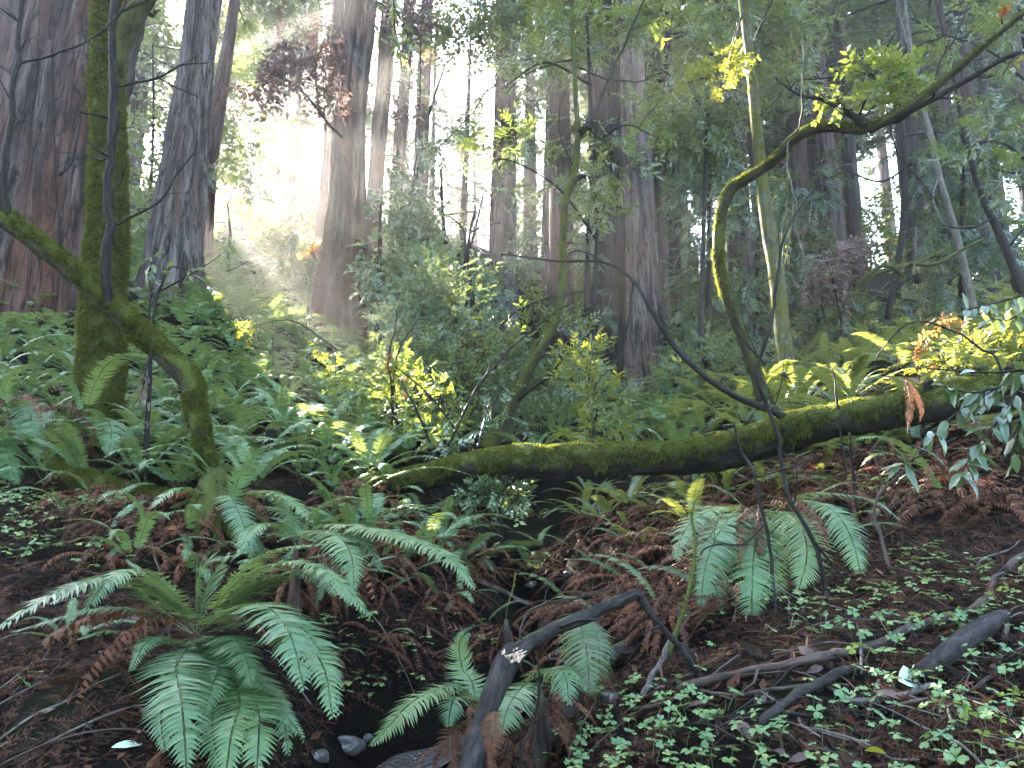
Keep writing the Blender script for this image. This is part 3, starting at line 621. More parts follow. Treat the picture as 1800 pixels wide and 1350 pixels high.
# leaning bent trunk on the left with its sprouts
t = limbset('leaning_tree', 'bent mossy trunk leaning in from the left edge', 'tree',
    [(388,930,5.9,55.4),(376,880,6.0,41.1),(362,800,6.0,34.8),(346,720,6.0,36.4),(334,668,6.0,42.7),(290,622,5.95,41.1),(200,540,5.85,39.6),(100,452,5.75,38.0),(0,375,5.65,36.4),(-60,340,5.6,34.8),(-140,300,5.5,33.2)],
    [('sprout', [(190,545,5.8,18),(190,480,5.75,17),(192,400,5.7,17),(194,300,5.7,16),(198,150,5.7,15),(201,0,5.7,14),(204,-120,5.7,13)]),
     ('sprout', [(14,380,5.62,18),(8,340,5.6,15),(8,300,5.6,13),(20,200,5.6,11),(30,100,5.6,10),(38,0,5.6,9),(44,-80,5.6,8)]),
     ('twig', [(32,112,5.6,5),(100,95,5.55,4.5),(160,70,5.5,4),(205,30,5.5,3.5),(226,-10,5.5,3)]),
     ('twig', [(200,396,5.7,5),(270,360,5.65,4),(310,310,5.65,3.5),(348,250,5.6,2)]),
     ('twig', [(208,150,5.7,5),(275,138,5.75,4.5),(308,120,5.75,4),(330,112,5.8,3.5),(368,110,5.8,2)]),
     ('twig', [(280,138,5.75,3),(310,155,5.75,2.5),(352,174,5.75,1.5)]),
     ('twig', [(204,20,5.7,6),(235,8,5.65,5),(275,-8,5.6,4)]),
     ('twig', [(16,172,5.6,4),(8,150,5.6,3),(-4,132,5.6,2)]),
     ('twig', [(108,452,5.74,8),(103,390,5.7,6),(97,250,5.7,4),(92,80,5.7,2.5)]), ('twig', [(104,308,5.7,4),(125,284,5.7,3.5),(142,220,5.7,3),(152,140,5.7,2)])],
    'mossy', seg=36, rough=.26, step=.035, moss=dict(dens=26000, thr=-.12, L=(.008, .034), seed=6, hang=.7), limb_mat='twig', freq=6, seed=6)
def gp(u, v):                         # distance at which the ground shows at a photo pixel
    d = np.linspace(1.6, 14, 700); q = ray(u, v); h = ground(q[0]/q[1]*d, d); k = np.where(CAM[2]+q[2]/q[1]*d <= h)[0]
    return float(d[k[0]]) if len(k) else 4.
for k, (a_, b_) in enumerate([((318,925),20),((345,945),26),((378,955),32),((410,955),30),((440,945),26),((470,925),20),((300,895),16),((395,940),34),((362,935),30),((425,925),24),((335,910),22),((455,900),18)]):
    dg = gp(*a_); q = pix([(372+(k-6),828,6.0,24),(374+(a_[0]-380)*.30,862,min(5.95, dg+.35),b_),((374+a_[0])/2+(a_[0]-380)*.12,(868+a_[1])/2,dg+.12,b_),(a_[0],a_[1],dg-.02,b_*.5)]); g = G(); tube(g, off(q, np.array(t.location)), 9, .03, .4, 9, seed=k+70, wob=.10); g.build('root', [M['log']], t, True)
# moss covered bay tree
t = limbset('mossy_tree', 'thick upright tree trunk wrapped in green moss', 'tree',
    [(172,790,8.0,105),(174,740,8.0,86),(178,640,8.0,76),(182,560,8.0,72),(186,450,8.0,70),(190,350,8.0,64),(191,250,8.0,58),(188,150,8.0,58),(190,60,8.0,56),(186,-40,8.0,50),(178,-160,8.0,44)],
    [('limb', [(196,120,8.0,46),(215,70,8.0,42),(238,28,8.0,38),(262,-20,7.95,34),(290,-90,7.9,28)])], 'allmoss', seg=34, rough=.16, step=.05, moss=dict(dens=13000, thr=-.42, L=(.015, .05), seed=8, hang=.6), freq=5, seed=8)
# sinuous trunk in the middle
limbset('sinuous_tree', 'slender sinuous mossy trunk with broken stubs near the centre', 'tree',
    [(855,790,10.2,33.6),(872,762,10.2,30.2),(895,720,10.2,25.2),(930,650,10.1,20.2),(972,575,10,15.0),(988,510,10,14.3),(990,420,10,12.9),(994,355,10,13.6),(1010,310,10,13.6),(1016,235,10,11.6),(1012,170,10,9.5),(1008,80,10,8.2),(1004,-20,10,7.5),(1000,-140,10,6.1)],
    [('stub', [(1008,322,10,14),(1020,311,9.95,10),(1030,311,9.9,7)]), ('stub', [(1016,232,10,12),(1032,224,9.9,9),(1040,226,9.85,6)]),
     ('limb', [(1018,238,10,9),(1035,218,9.9,8),(1060,165,9.9,6),(1085,105,9.8,5),(1132,0,9.7,4)]), ('twig', [(1072,142,9.85,4),(1030,125,9.9,3),(1012,116,9.9,2)]),
     ('twig', [(1076,140,9.85,4),(1120,142,9.8,3),(1165,128,9.8,2)]), ('twig', [(1030,222,9.9,5),(1050,240,9.9,4),(1066,250,9.9,3)]),
     ('twig', [(1006,290,10,4),(985,240,10,3),(982,190,10,2.5),(1000,150,10,2)]), ('twig', [(1012,100,10,4),(950,120,9.9,3),(920,135,9.9,2),(890,165,9.9,1.5)]),
     ('limb', [(900,712,10.2,12),(925,690,10.1,9),(975,650,10,7),(1000,600,10,5)])],
    'mossy', seg=20, rough=.2, step=.05, moss=dict(dens=14000, thr=.05, L=(.006, .022), seed=9, hang=.5), limb_mat='twig', freq=5, seed=9)
# bent trunk on the right: up, then arching away to the right
limbset('bent_tree', 'crooked mossy trunk bending into a long limb towards the upper right', 'tree',
    [(1342,700,7.6,25.8),(1328,655,7.5,20.6),(1308,600,7.4,18.9),(1278,525,7.2,18.1),(1263,445,7.1,18.9),(1268,380,7.0,18.9),(1284,333,6.9,22.4),(1310,316,6.8,20.6),(1360,282,6.6,18.9),(1405,238,6.4,18.9),(1450,224,6.3,18.9),(1500,226,6.2,20.6),(1530,224,6.1,18.9),(1580,198,5.9,13.8),(1650,150,5.7,12.0),(1720,90,5.5,11.2),(1800,22,5.3,10.3),(1880,-40,5.2,8.6)],
    [('limb', [(1528,228,6.1,18),(1580,206,6.0,13),(1620,184,5.9,12),(1680,152,5.8,11),(1740,116,5.7,10),(1810,84,5.6,9),(1900,50,5.5,8)]),
     ('limb', [(1520,220,6.1,18),(1500,206,6.1,14),(1482,196,6.1,9),(1455,178,6.1,7),(1420,168,6.1,6),(1388,158,6.1,5),(1358,132,6.1,3)]),
     ('twig', [(1410,168,6.1,4),(1410,200,6.15,3.5),(1400,230,6.2,3),(1370,262,6.2,2.5),(1348,275,6.2,2)]),
     ('twig', [(1385,158,6.1,4),(1400,142,6.1,3),(1440,140,6.1,2.5),(1478,134,6.1,2)]),
     ('twig', [(1565,215,6.0,4),(1568,240,6.0,3.5),(1580,270,6.0,3),(1620,320,6.0,2.5),(1650,360,6.0,2)]),
     ('twig', [(1640,165,5.85,5),(1660,100,5.8,4),(1690,40,5.8,3),(1710,0,5.8,2)]),
     ('twig', [(1375,165,6.1,3),(1350,190,6.1,2.5),(1336,205,6.1,2)])],
    'mossy', seg=24, rough=.16, step=.035, moss=dict(dens=15000, thr=.06, L=(.01, .035), seed=10, hang=.5), limb_mat='twig', freq=6, seed=10)
# lichen trunk
limbset('lichen_tree', 'straight pale trunk spotted with lichen and moss right of centre', 'tree',
    [(1384,660,11,34),(1378,600,11,29),(1370,530,11,28),(1362,460,11,28),(1350,400,11,26),(1340,320,11,22),(1328,200,11,20),(1318,100,11,19),(1306,0,11,17),(1290,-140,11,14)],
    [('limb', [(1318,92,11,6),(1340,40,11,5),(1362,-10,11,4)]), ('twig', [(1296,40,11,4),(1285,90,10.9,3.5),(1272,150,10.9,3),(1250,190,10.8,2)]), ('twig', [(1326,130,11,4),(1290,105,10.9,3),(1255,95,10.8,2)])],
    'lichen_bark', seg=20, rough=.1, step=.06, moss=dict(dens=9000, thr=.05, L=(.008, .025), seed=12), limb_mat='twig', freq=4, seed=12)
# mossy crooked tree further right
limbset('crooked_tree', 'low crooked mossy tree with snaking limbs behind the sunlit ferns', 'tree',
    [(1400,650,12.4,15),(1412,632,12.4,14),(1440,590,12.4,13),(1480,545,12.5,12),(1510,505,12.5,11),(1550,478,12.6,10),(1610,462,12.8,9),(1660,440,13,8)],
    [('limb', [(1500,515,12.5,9),(1530,480,12.4,8),(1560,468,12.4,7),(1590,486,12.3,6)]), ('limb', [(1600,464,12.7,8),(1640,466,12.6,7),(1690,440,12.6,6),(1730,420,12.6,5)]), ('limb', [(1455,572,12.4,7),(1445,530,12.3,5),(1465,470,12.3,4),(1460,420,12.3,3)])],
    'mossy', seg=14, rough=.2, step=.08, moss=dict(dens=5000, thr=.1, L=(.01, .04), seed=13), freq=5, seed=13)
limbset('pale_tree', 'thin pale trunk leaning under the long limb on the right', 'tree',
    [(1712,545,13,14),(1690,450,13,14),(1668,370,13,13),(1650,310,13,13),(1636,240,13,12),(1622,190,13,11),(1600,90,13,9),(1585,-40,13,7)],
    [('limb', [(1650,310,13,5),(1640,350,12.9,4),(1660,400,12.8,3)]), ('limb', [(1604,100,13,6),(1590,60,13,5),(1575,0,13,4)])], 'pale_bark', seg=12, rough=.1, step=.1, freq=4, seed=14)
for k, (lab, rows, lbs) in enumerate([
    ('dark leaning understory trunk near the right edge above the sunlit ferns', [(1830,600,11,18),(1790,490,11,17),(1752,400,11,15),(1722,330,11,13),(1690,210,11,9),(1670,80,11,6)], [[(1745,385,11,6),(1700,400,10.9,5),(1650,395,10.8,3)], [(1770,440,11,6),(1800,400,11,4),(1830,380,11,3)], [(1706,270,11,5),(1760,300,10.9,4),(1820,305,10.8,3)]]),
    ('dark thin understory trunk with bare twigs at the upper right', [(1560,560,15,12),(1585,420,15,12),(1590,300,15,11),(1582,160,15,9),(1580,0,15,7)], [[(1588,300,15,5),(1545,320,15,4),(1490,300,15,3)], [(1583,180,15,5),(1630,110,15,4),(1690,60,15,3)], [(1586,240,15,5),(1640,230,15,4),(1700,240,15,2)]]),
    ('dark forked stems above the shrubs left of the central grey trunk', [(848,590,14,8),(845,555,14,8),(830,510,14,7),(822,460,14,6),(826,410,14,5),(835,370,14,4)], [[(822,560,14,6),(816,500,14,6),(818,440,14,5),(812,400,14,4),(790,380,14,3)], [(826,410,14,4),(850,395,14,3),(880,392,14,2)]])]):
    limbset('understory_tree', lab, 'tree', rows, [('limb', q) for q in lbs], 'twig', seg=10, rough=.12, step=.1, seed=30+k)
# broken dark snag in front of the creek
t = limbset('broken_snag', 'dark broken branch with a pale snapped elbow in the foreground', 'branch',
    [(790,1480,2.68,42.0),(812,1400,2.75,40.3),(828,1350,2.8,38.6),(850,1270,2.9,38.6),(872,1205,2.97,38.6),(893,1160,3.03,38.6),(905,1147,3.06,35.3)],
    [('limb', [(898,1152,3.06,31.9),(925,1132,3.1,28.6),(960,1112,3.15,25.2),(1000,1092,3.2,23.5),(1040,1075,3.27,22.7),(1085,1058,3.33,21.8),(1125,1045,3.4,16.8)]),
     ('limb', [(1122,1046,3.4,13.4),(1150,1085,3.42,11.8),(1185,1125,3.45,10.9),(1215,1170,3.45,10.9),(1232,1200,3.44,10.9),(1252,1236,3.42,11.8)]),
     ('twig', [(918,1130,3.08,4.2),(918,1110,3.1,4.2),(930,1080,3.15,4.2),(950,1065,3.2,4.2),(990,1055,3.3,3.4),(1045,1045,3.45,3.4),(1080,1036,3.5,1.7)])],
    'snag', seg=26, rough=.26, step=.012, limb_mat='snag', freq=10, seed=16)
m, n, l, b = new_mat('snapped_wood'); b.inputs['Roughness'].default_value = .8
l.new(ramp(n, l, noise(n, l, mapping(n, l, n.new('ShaderNodeTexCoord').outputs['Object'], (90, 90, 20)), 1, 4), [(.35, (.10, .07, .05)), (.55, (.42, .31, .22)), (.75, (.6, .5, .4))]), b.inputs['Base Color']); M['snapped'] = m
g = G(); bs = np.array(t.location); r = np.random.default_rng(4)
for k in range(34):
    a = P(896+r.uniform(-12, 16), 1156+r.uniform(-10, 8), 3.0+r.uniform(-.02, .03)); e = a + np.array([r.uniform(-.012, .035), -.012, r.uniform(.004, .024)])
    tube(g, np.c_[np.array([a, (a+e)/2+r.normal(0, .002, 3), e])-bs, [.008, .005, .0006]], 5, n=4)
g.build('splinters', [M['snapped']], t)
# smaller logs
def log(name, label, rows, mat, moss=None, seg=22, rough=.14, cat='log', seed=1, group=None, step=.04):
    q = pix(rows); h = q[:, 2]-q[:, 3]*.7-ground(q[:, 0], q[:, 1])
    if h.min() > 0: q[:, 2] -= h.min()
    base = q[0, :3].copy(); t = thing(name, label, cat, base, group)
    g = G(); c, d_, r_ = tube(g, off(q, base), seg, step, rough, 5, seed=seed); g.build('stem', [M[mat]], t, True)
    if moss: fuzz(c, d_, r_, t, **moss)
    return t
log('mossy_log', 'short mossy log lying on the sorrel slope at the left', [(95,815,6.4,30),(130,838,6.35,36),(170,852,6.3,38),(220,866,6.25,36),(270,872,6.2,32),(310,880,6.2,26)], 'allmoss', dict(dens=16000, thr=-.1, L=(.01, .04), seed=21), seed=21)
log('mossy_log', 'mossy log lying among ferns left of the fallen log', [(520,752,8.6,22),(560,765,8.5,26),(600,764,8.5,26),(650,772,8.5,22),(720,790,8.5,20)], 'mossy', dict(dens=14000, thr=0, L=(.01, .04), seed=22), seed=22)
log('mossy_log', 'small mossy log end catching sun behind the fallen log', [(1150,754,8.6,12),(1200,748,8.7,15),(1250,742,8.8,17),(1310,735,8.9,18)], 'mossy', dict(dens=14000, thr=0, L=(.01, .03), seed=23), seed=23)
log('tree_stump', 'small moss capped stump among the ferns', [(482,812,7.6,26),(480,790,7.6,27),(480,765,7.6,28),(479,752,7.6,25),(479,746,7.6,14)], 'log', dict(dens=26000, thr=.25, L=(.01, .035), seed=24), cat='stump', seed=24, step=.02)
log('fallen_log', 'grey weathered stick log half buried on the right bank', [(1610,1172,2.82,20),(1640,1155,2.87,30),(1690,1118,3.0,31),(1725,1094,3.1,30),(1760,1074,3.2,24)], 'snag', seed=25, rough=.34)
log('fallen_log', 'dark wet log wedged in the creek gully', [(1060,1160,4.0,24),(1100,1140,4.2,28),(1130,1128,4.35,28),(1150,1120,4.5,22)], 'snag', seed=26)
log('fallen_log', 'black log across the dark hollow of the gully', [(835,985,7.0,18),(870,972,6.9,22),(910,962,6.9,22),(950,958,7.0,16)], 'log', seed=27)
log('fallen_log', 'dark log end in the shade left of the creek gully', [(1010,1120,4.4,22),(1040,1135,4.2,24),(1080,1150,4.1,20)], 'snag', seed=28)
# ------------------------------------------------------------------ sword ferns: each frond a stem and rows of leaflets
def frond_geo(g, curve, W, pairs, seed, side=None, stipe=.16, m=0, mr=1, detail=2, curl=0.0, tint=None, sw=None, ragged=0.0, tip_tight=1.0):
    r = np.random.default_rng(seed); C = spline(curve, 40); C = C + (np.sin(np.linspace(0, r.uniform(3, 8), 40)+r.uniform(0, 6))*np.linspace(0, 1, 40)*.010)[:, None]*r.normal(0, 1, 3); L = np.linalg.norm(np.diff(C, axis=0), axis=1).sum()
    T = nrm(np.gradient(C, axis=0)); s0 = np.array(side, float) if side is not None else np.cross(T[20], [0, 0, 1.])
    Sd = nrm(s0 - T*(T@s0)[:, None]); Nn = np.cross(Sd, T)
    tb = np.random.default_rng(seed+1).uniform(.25, .75) if tint is None else tint
    sw = sw or .003
    a = np.arange(3)*2*math.pi/3; ti = np.linspace(0, 39, 12).astype(int); w = np.linspace(sw, sw*.25, 12)
    V = (C[ti][:, None] + (Sd[ti][:, None]*np.cos(a)[None, :, None] + Nn[ti][:, None]*np.sin(a)[None, :, None])*w[:, None, None]).reshape(-1, 3)
    i = np.arange(11)[:, None]*3; j = np.arange(3)[None]; k = (j+1) % 3
    g.add(V, None, np.stack([i+j, i+k, i+3+k, i+3+j], -1).reshape(-1, 4), mr, tb)
    s = stipe + (1-stipe)*np.linspace(0, .995, pairs)**tip_tight; x = (s-stipe)/(1-stipe)
    shape = np.minimum(.62+1.5*x, 1)*np.minimum(1, (1.02-x)*2.2)**.72
    sp = (1-stipe)*L/pairs
    for sg in (-1, 1):
        f = s*39 + (.2 if sg > 0 else 0); i0 = np.clip(f.astype(int), 0, 38); fr = np.clip(f-i0, 0, 1)[:, None]
        c = C[i0]*(1-fr)+C[i0+1]*fr; t = nrm(T[i0]*(1-fr)+T[i0+1]*fr); sd = Sd[i0]*sg; nn = Nn[i0]
        ln = (W*.5*shape*r.uniform(.90, 1.08, pairs))[:, None]
        if ragged: ln = ln*np.where(r.random(pairs) < ragged, r.uniform(.15, .7, pairs), 1)[:, None]
        fw = (.22+.45*x**2 + r.normal(0, .05, pairs))[:, None]; dn = (-.10 - curl + r.normal(0, .06+curl*.5, pairs))[:, None]
        d = nrm(sd + t*fw + nn*dn); wd = np.minimum(sp*.80, ln[:, 0]*.40)[:, None]*(1-.5*min(1, curl))
        d2 = nrm(d + t*.22 + nn*(-.16-curl*1.6)); tw = nrm(t*1.0 + nn*(r.normal(0, .16+curl*.7, pairs))[:, None])
        b = c + sd*.002
        m1 = b + d*ln*.5; tp = m1 + d2*ln*.5
        if detail == 2:
            q = b + d*ln*.015
            V = np.stack([q - tw*wd*.62, q + tw*wd*1.05, b + d*ln*.22 + tw*wd*.62, m1 + tw*wd*.52, m1 - tw*wd*.55, tp + tw*wd*.1, b + d*ln*.2 - nn*wd*.10], 1); kv = 7
            F = np.array([(0, 6, 4), (0, 1, 6), (1, 2, 6), (2, 3, 6), (6, 3, 4), (4, 3, 5)])
        else:
            V = np.stack([b - tw*wd*.6, b + tw*wd*.8, m1 + tw*wd*.6, m1 - tw*wd*.6, tp], 1); kv = 5
            F = np.array([(0, 1, 2), (0, 2, 3), (3, 2, 4)])
        if sg < 0: F = F[:, ::-1]
        g.add(V.reshape(-1, 3), (F[None]+(np.arange(pairs)*kv)[:, None, None]).reshape(-1, 3), None, m, np.repeat(np.clip(tb + r.normal(0, .07, pairs) + (.4*(r.random(pairs) < .05)), 0, 1), kv))
def arc(L, a0, bend, n=9, yaw=0.0, pw=1.3):
    s = np.linspace(0, 1, 60); an = a0 - bend*s**pw; yw = yaw*s**1.5
    d = np.stack([np.cos(an)*np.cos(yw), np.cos(an)*np.sin(yw), np.sin(an)], 1)*L/59
    p = np.vstack([[0, 0, 0], np.cumsum(d, 0)])
    return p[np.linspace(0, 59, n).astype(int)]
def frond_mesh(L, W, a0, bend, pairs, seed, detail, mats=('fern', 'rachis'), curl=0., yaw=0., tint=None, ragged=0.):
    g = G(); frond_geo(g, arc(L, math.radians(a0), math.radians(bend), yaw=yaw), W, pairs, seed, detail=detail, curl=curl, side=(0, -1, 0), tint=tint, ragged=ragged)
    return g.mesh('frond', [M[mats[0]], M[mats[1]]])
GREEN = [frond_mesh(1.0, .19, a, b_, 34, 50+k, 2, yaw=y, ragged=.02) for k, (a, b_, y) in enumerate([(70, 95, .2), (62, 100, -.3), (55, 80, .1), (48, 90, -.2), (75, 120, .4), (38, 70, .3), (66, 75, 0), (30, 60, -.4)])]
GREEN_LO = [frond_mesh(1.0, .20, a, b_, 20, 70+k, 1, yaw=y) for k, (a, b_, y) in enumerate([(68, 95, .2), (58, 95, -.3), (50, 85, .1), (40, 80, -.2), (72, 115, .3)])]
LIGHT = [frond_mesh(1.0, .20, a, b_, 26, 80+k, 1, ('fern_light', 'rachis'), yaw=y) for k, (a, b_, y) in enumerate([(60, 75, .2), (50, 80, -.3), (42, 60, .1), (66, 95, .3)])]
DEADH = [frond_mesh(1.0, .12, a, b_, 30, 190+k, 1, ('fern_dead', 'fern_dead'), curl=.3, yaw=y) for k, (a, b_, y) in enumerate([(20, 75, .2), (5, 60, -.3), (30, 95, .1), (-15, 45, .3), (12, 80, -.2)])]
DEAD = [frond_mesh(.85, .15, a, b_, 24, 90+k, 1, ('fern_dead', 'fern_dead'), curl=.55, yaw=y) for k, (a, b_, y) in enumerate([(30, 120, .3), (10, 95, -.4), (45, 150, .2), (-10, 70, .5), (20, 100, -.1)])]
def slope_tilt(x, y):
    e = .25; return math.atan((gz(x, y+e)-gz(x, y-e))/(2*e)), math.atan((gz(x+e, y)-gz(x-e, y))/(2*e))
def fern(x, y, label, group, green=9, dead=3, size=1.0, lib=None, seed=0, cat='fern', fan=None, z=None):
    r = np.random.default_rng(seed); lib = lib or GREEN
    t = thing('sword_fern', label, cat, (x, y, (gz(x, y) if z is None else z)-.02), group)
    for k in range(green):
        az = (2*math.pi*(k+r.uniform(-.35, .35))/green) if fan is None else fan[0]+fan[1]*(k/(max(1, green-1))-.5)+r.uniform(-.2, .2)
        o = obj('frond', lib[r.integers(len(lib))], t, (math.cos(az)*.03, math.sin(az)*.03, 0), (r.uniform(-.25, .25), r.uniform(-.2, .2), az), size*r.uniform(.65, 1.12))
    for k in range(dead):
        az = r.uniform(0, 6.28) if fan is None else fan[0]+r.uniform(-.5, .5)*fan[1]; lib2 = DEAD if fan is None else DEADH
        o = obj('dead_frond', lib2[r.integers(len(lib2))], t, (0, 0, r.uniform(.02, .10)), (r.uniform(-.4, .4), r.uniform(-.25, .25), az), size*r.uniform(.6, 1.0))
    return t
def hero(label, base, fronds, W=.2, pairs=44, seed=1, mats=('fern', 'rachis'), dead=(), cat='fern', group=None, name='sword_fern', stipe=.16):
    """fronds rows: list of (u, v, d) from base to tip (first point may be None = crown), optional width"""
    b = P(*base); t = thing(name, label, cat, b, group)
    for k, f in enumerate(fronds):
        w = W
        if isinstance(f, tuple): f, w = f
        c = np.array([b if q is None else P(*q) for q in f]) - b
        g = G(); tn = nrm(c[-1]-c[0]); sd = np.cross(nrm(c[-1]-c[len(c)//2]), [0, 0, 1.]); h = c[-1]-c[0]; h2 = np.array([h[1], -h[0], 0])
        if np.linalg.norm(sd) < .3: sd = h2
        frond_geo(g, c, w*1.42, pairs+8, seed*31+k, side=sd if sd@h2 >= 0 else -sd, stipe=stipe, ragged=.07, sw=.0026)
        g.build('frond', [M[mats[0]], M[mats[1]]], t)
    r = np.random.default_rng(seed); zg = gz(b[0], b[1])
    if .05 < b[2]-zg < .7 and name == 'sword_fern' and stipe > .1:      # old shaggy rootstock that lifts the fronds off the ground
        g = G(); h = b[2]-zg; tube(g, [(.0, .0, -h-.08, .06), (.01, .0, -h*.5, .034), (0, 0, -.03, .018), (0, 0, -.01, .008)], 12, .03, .35, 14, seed=seed); g.build('rootstock', [M['stick']], t, True)
        for k in range(int(6+h*26)):
            a = r.uniform(0, 6.28); obj('dead_frond', DEADH[r.integers(len(DEADH))], t, (0, 0, -h*r.uniform(0, .6)), (r.uniform(-.2, .2), r.uniform(.2, .7), a), r.uniform(.25, .5))
    for az, s in dead:
        obj('dead_frond', DEAD[r.integers(len(DEAD))], t, (0, 0, .05), (r.uniform(-.3, .3), r.uniform(-.2, .2), az), s)
    return t
# --- the big fern in the left foreground
hero('largest sword fern in the left foreground with fronds spilling forward', (345,1118,3.35), [
    ([None,(300,1060,3.2),(210,1010,3.0),(100,1040,2.8),(-10,1112,2.65)], .20), ([None,(310,1055,3.2),(255,1004,3.05),(195,1015,2.9),(148,1072,2.8)], .18),
    ([None,(270,1080,3.3),(190,1068,3.2),(110,1078,3.1),(20,1105,3.05)], .13),
    ([None,(322,1150,3.0),(305,1178,2.75),(308,1250,2.55),(312,1352,2.42)], .215), ([None,(365,1150,3.1),(386,1165,2.95),(372,1205,2.8),(350,1262,2.72)], .18),
    ([None,(395,1080,3.1),(455,1058,2.85),(505,1105,2.65),(535,1210,2.5)], .215), ([None,(420,1095,3.15),(500,1090,2.95),(560,1140,2.8),(592,1248,2.68)], .20),
    ([None,(380,1120,3.15),(408,1118,3.0),(430,1150,2.85),(440,1205,2.75)], .17), ([None,(350,1090,3.4),(362,1040,3.5),(380,1000,3.55),(402,970,3.55)], .19),
    ([None,(372,1075,3.3),(420,1020,3.2),(500,985,3.1),(570,1000,3.0),(625,1075,2.9)], .14), ([None,(385,1080,3.35),(450,1022,3.3),(540,1000,3.2),(600,1030,3.1),(650,1085,3.05)], .17),
    ([None,(335,1090,3.45),(300,1040,3.5),(260,1005,3.5),(225,985,3.5)], .15), ([None,(320,1130,3.2),(280,1125,3.05),(250,1140,2.95),(232,1175,2.9)], .12),
    ([None,(300,1130,3.25),(250,1115,3.2),(190,1105,3.1),(140,1120,3.05)], .10),
    ([None,(400,1180,3.05),(420,1230,2.8),(405,1290,2.6),(395,1370,2.5)], .20), ([None,(410,1180,3.05),(450,1240,2.8),(455,1290,2.62),(450,1375,2.5)], .19), ([None,(410,1160,3.1),(455,1200,2.95),(480,1240,2.85),(522,1312,2.78)], .13),
    ([None,(400,1140,3.1),(450,1195,2.95),(490,1245,2.9),(505,1330,2.85)], .15),
    ([None,(345,1060,3.45),(350,1010,3.55),(372,985,3.6),(420,975,3.6)], .2), ([None,(385,1060,3.4),(430,1000,3.4),(500,960,3.4),(580,950,3.35)], .17), ([None,(400,1075,3.3),(470,1020,3.2),(550,1005,3.1),(600,1050,3.0)], .2),
    ([None,(290,1075,3.3),(230,1030,3.2),(160,1020,3.1),(90,1060,3.0)], .19), ([None,(320,1065,3.4),(290,1025,3.4),(245,1000,3.4),(190,1005,3.35)], .18), ([None,(365,1160,3.05),(375,1230,2.8),(372,1290,2.7),(380,1360,2.6)], .18),
    ([None,(430,1130,3.1),(510,1120,2.9),(565,1170,2.75),(585,1260,2.65)], .2), ([None,(340,1150,3.1),(322,1200,2.9),(290,1250,2.75),(285,1320,2.7)], .17)],
    seed=1, dead=[(2.5, .8), (3.4, .9), (4.1, .8), (5.0, .7), (3.0, .7), (1.0, .7)])
hero('sword fern behind the largest one with a frond arching to the right', (520,960,4.6), [
    ([None,(560,925,4.5),(640,925,4.3),(740,950,4.1),(800,990,3.95),(832,1035,3.9)], .28), ([None,(550,935,4.4),(590,940,4.2),(612,970,4.05),(618,1030,3.95)], .24),
    ([None,(560,940,4.5),(600,935,4.4),(640,950,4.3),(670,1000,4.25)], .20), ([None,(500,930,4.6),(470,920,4.5),(440,935,4.4),(420,970,4.3)], .18),
    ([None,(540,920,4.7),(560,890,4.7),(600,875,4.7),(640,880,4.7)], .2), ([None,(510,915,4.7),(500,885,4.7),(480,870,4.7),(455,868,4.6)], .2), ([None,(580,940,4.6),(650,930,4.6),(690,940,4.6),(730,960,4.6)], .18)],
    pairs=46, seed=2, dead=[(.5, 1.), (-.6, 1.1), (5.2, .9), (1.3, .9)])
hero('sword fern drooping down the right bank below the fallen log', (1335,905,4.6), [
    ([None,(1290,905,4.4),(1255,950,4.2),(1240,1000,4.1),(1236,1060,4.05)], .24), ([None,(1275,890,4.6),(1225,910,4.5),(1200,945,4.4),(1192,985,4.35)], .20), ([None,(1330,930,4.35),(1322,980,4.15),(1326,1040,4.0),(1330,1100,3.95)], .24),
    ([None,(1375,900,4.4),(1410,930,4.2),(1418,980,4.1),(1405,1035,4.05)], .24), ([None,(1400,880,4.5),(1460,895,4.3),(1495,940,4.2),(1515,1015,4.1)], .24), ([None,(1410,870,4.6),(1480,868,4.5),(1540,880,4.4),(1580,912,4.35)], .22),
    ([None,(1360,930,4.4),(1350,990,4.2),(1352,1040,4.1),(1362,1085,4.05)], .2), ([None,(1290,930,4.4),(1262,985,4.25),(1258,1030,4.2),(1270,1075,4.15)], .18)],
    pairs=44, seed=3, dead=[(4.4, .9), (5.0, 1.0), (4.0, .9), (5.6, .8), (3.6, .9)])
hero('small sword fern reaching over the creek pool', (838,1262,3.35), [
    ([None,(800,1215,3.3),(750,1222,3.2),(700,1255,3.1),(648,1308,3.0)], .17), ([None,(815,1210,3.35),(780,1205,3.3),(755,1215,3.28),(735,1232,3.25)], .16), ([None,(825,1230,3.3),(806,1228,3.2),(795,1245,3.15),(790,1280,3.1)], .14), ([None,(830,1200,3.45),(815,1180,3.5),(808,1150,3.5),(812,1120,3.5)], .13)], pairs=34, seed=4, dead=[(3.6, .5), (4.6, .5)])
hero('small fern at the creek behind the snapped elbow', (950,1210,3.45), [
    ([None,(940,1185,3.4),(975,1178,3.3),(995,1195,3.25),(1000,1235,3.2)], .19), ([None,(930,1200,3.35),(905,1225,3.25),(890,1255,3.2),(880,1290,3.15)], .19), ([None,(960,1190,3.5),(990,1175,3.45),(1015,1185,3.4),(1030,1210,3.4)], .15)], pairs=32, seed=5)
hero('yellow green fern dangling under the broken branch', (1005,1095,3.75), [
    ([None,(1012,1078,3.7),(1022,1105,3.6),(1028,1150,3.55),(1035,1215,3.5)], .20), ([None,(1030,1090,3.75),(1050,1120,3.7),(1055,1170,3.65),(1052,1232,3.62)], .19), ([None,(1015,1110,3.7),(1000,1140,3.65),(1010,1175,3.62),(1030,1185,3.6)], .15)], pairs=32, seed=6, mats=('fern_light', 'rachis'))
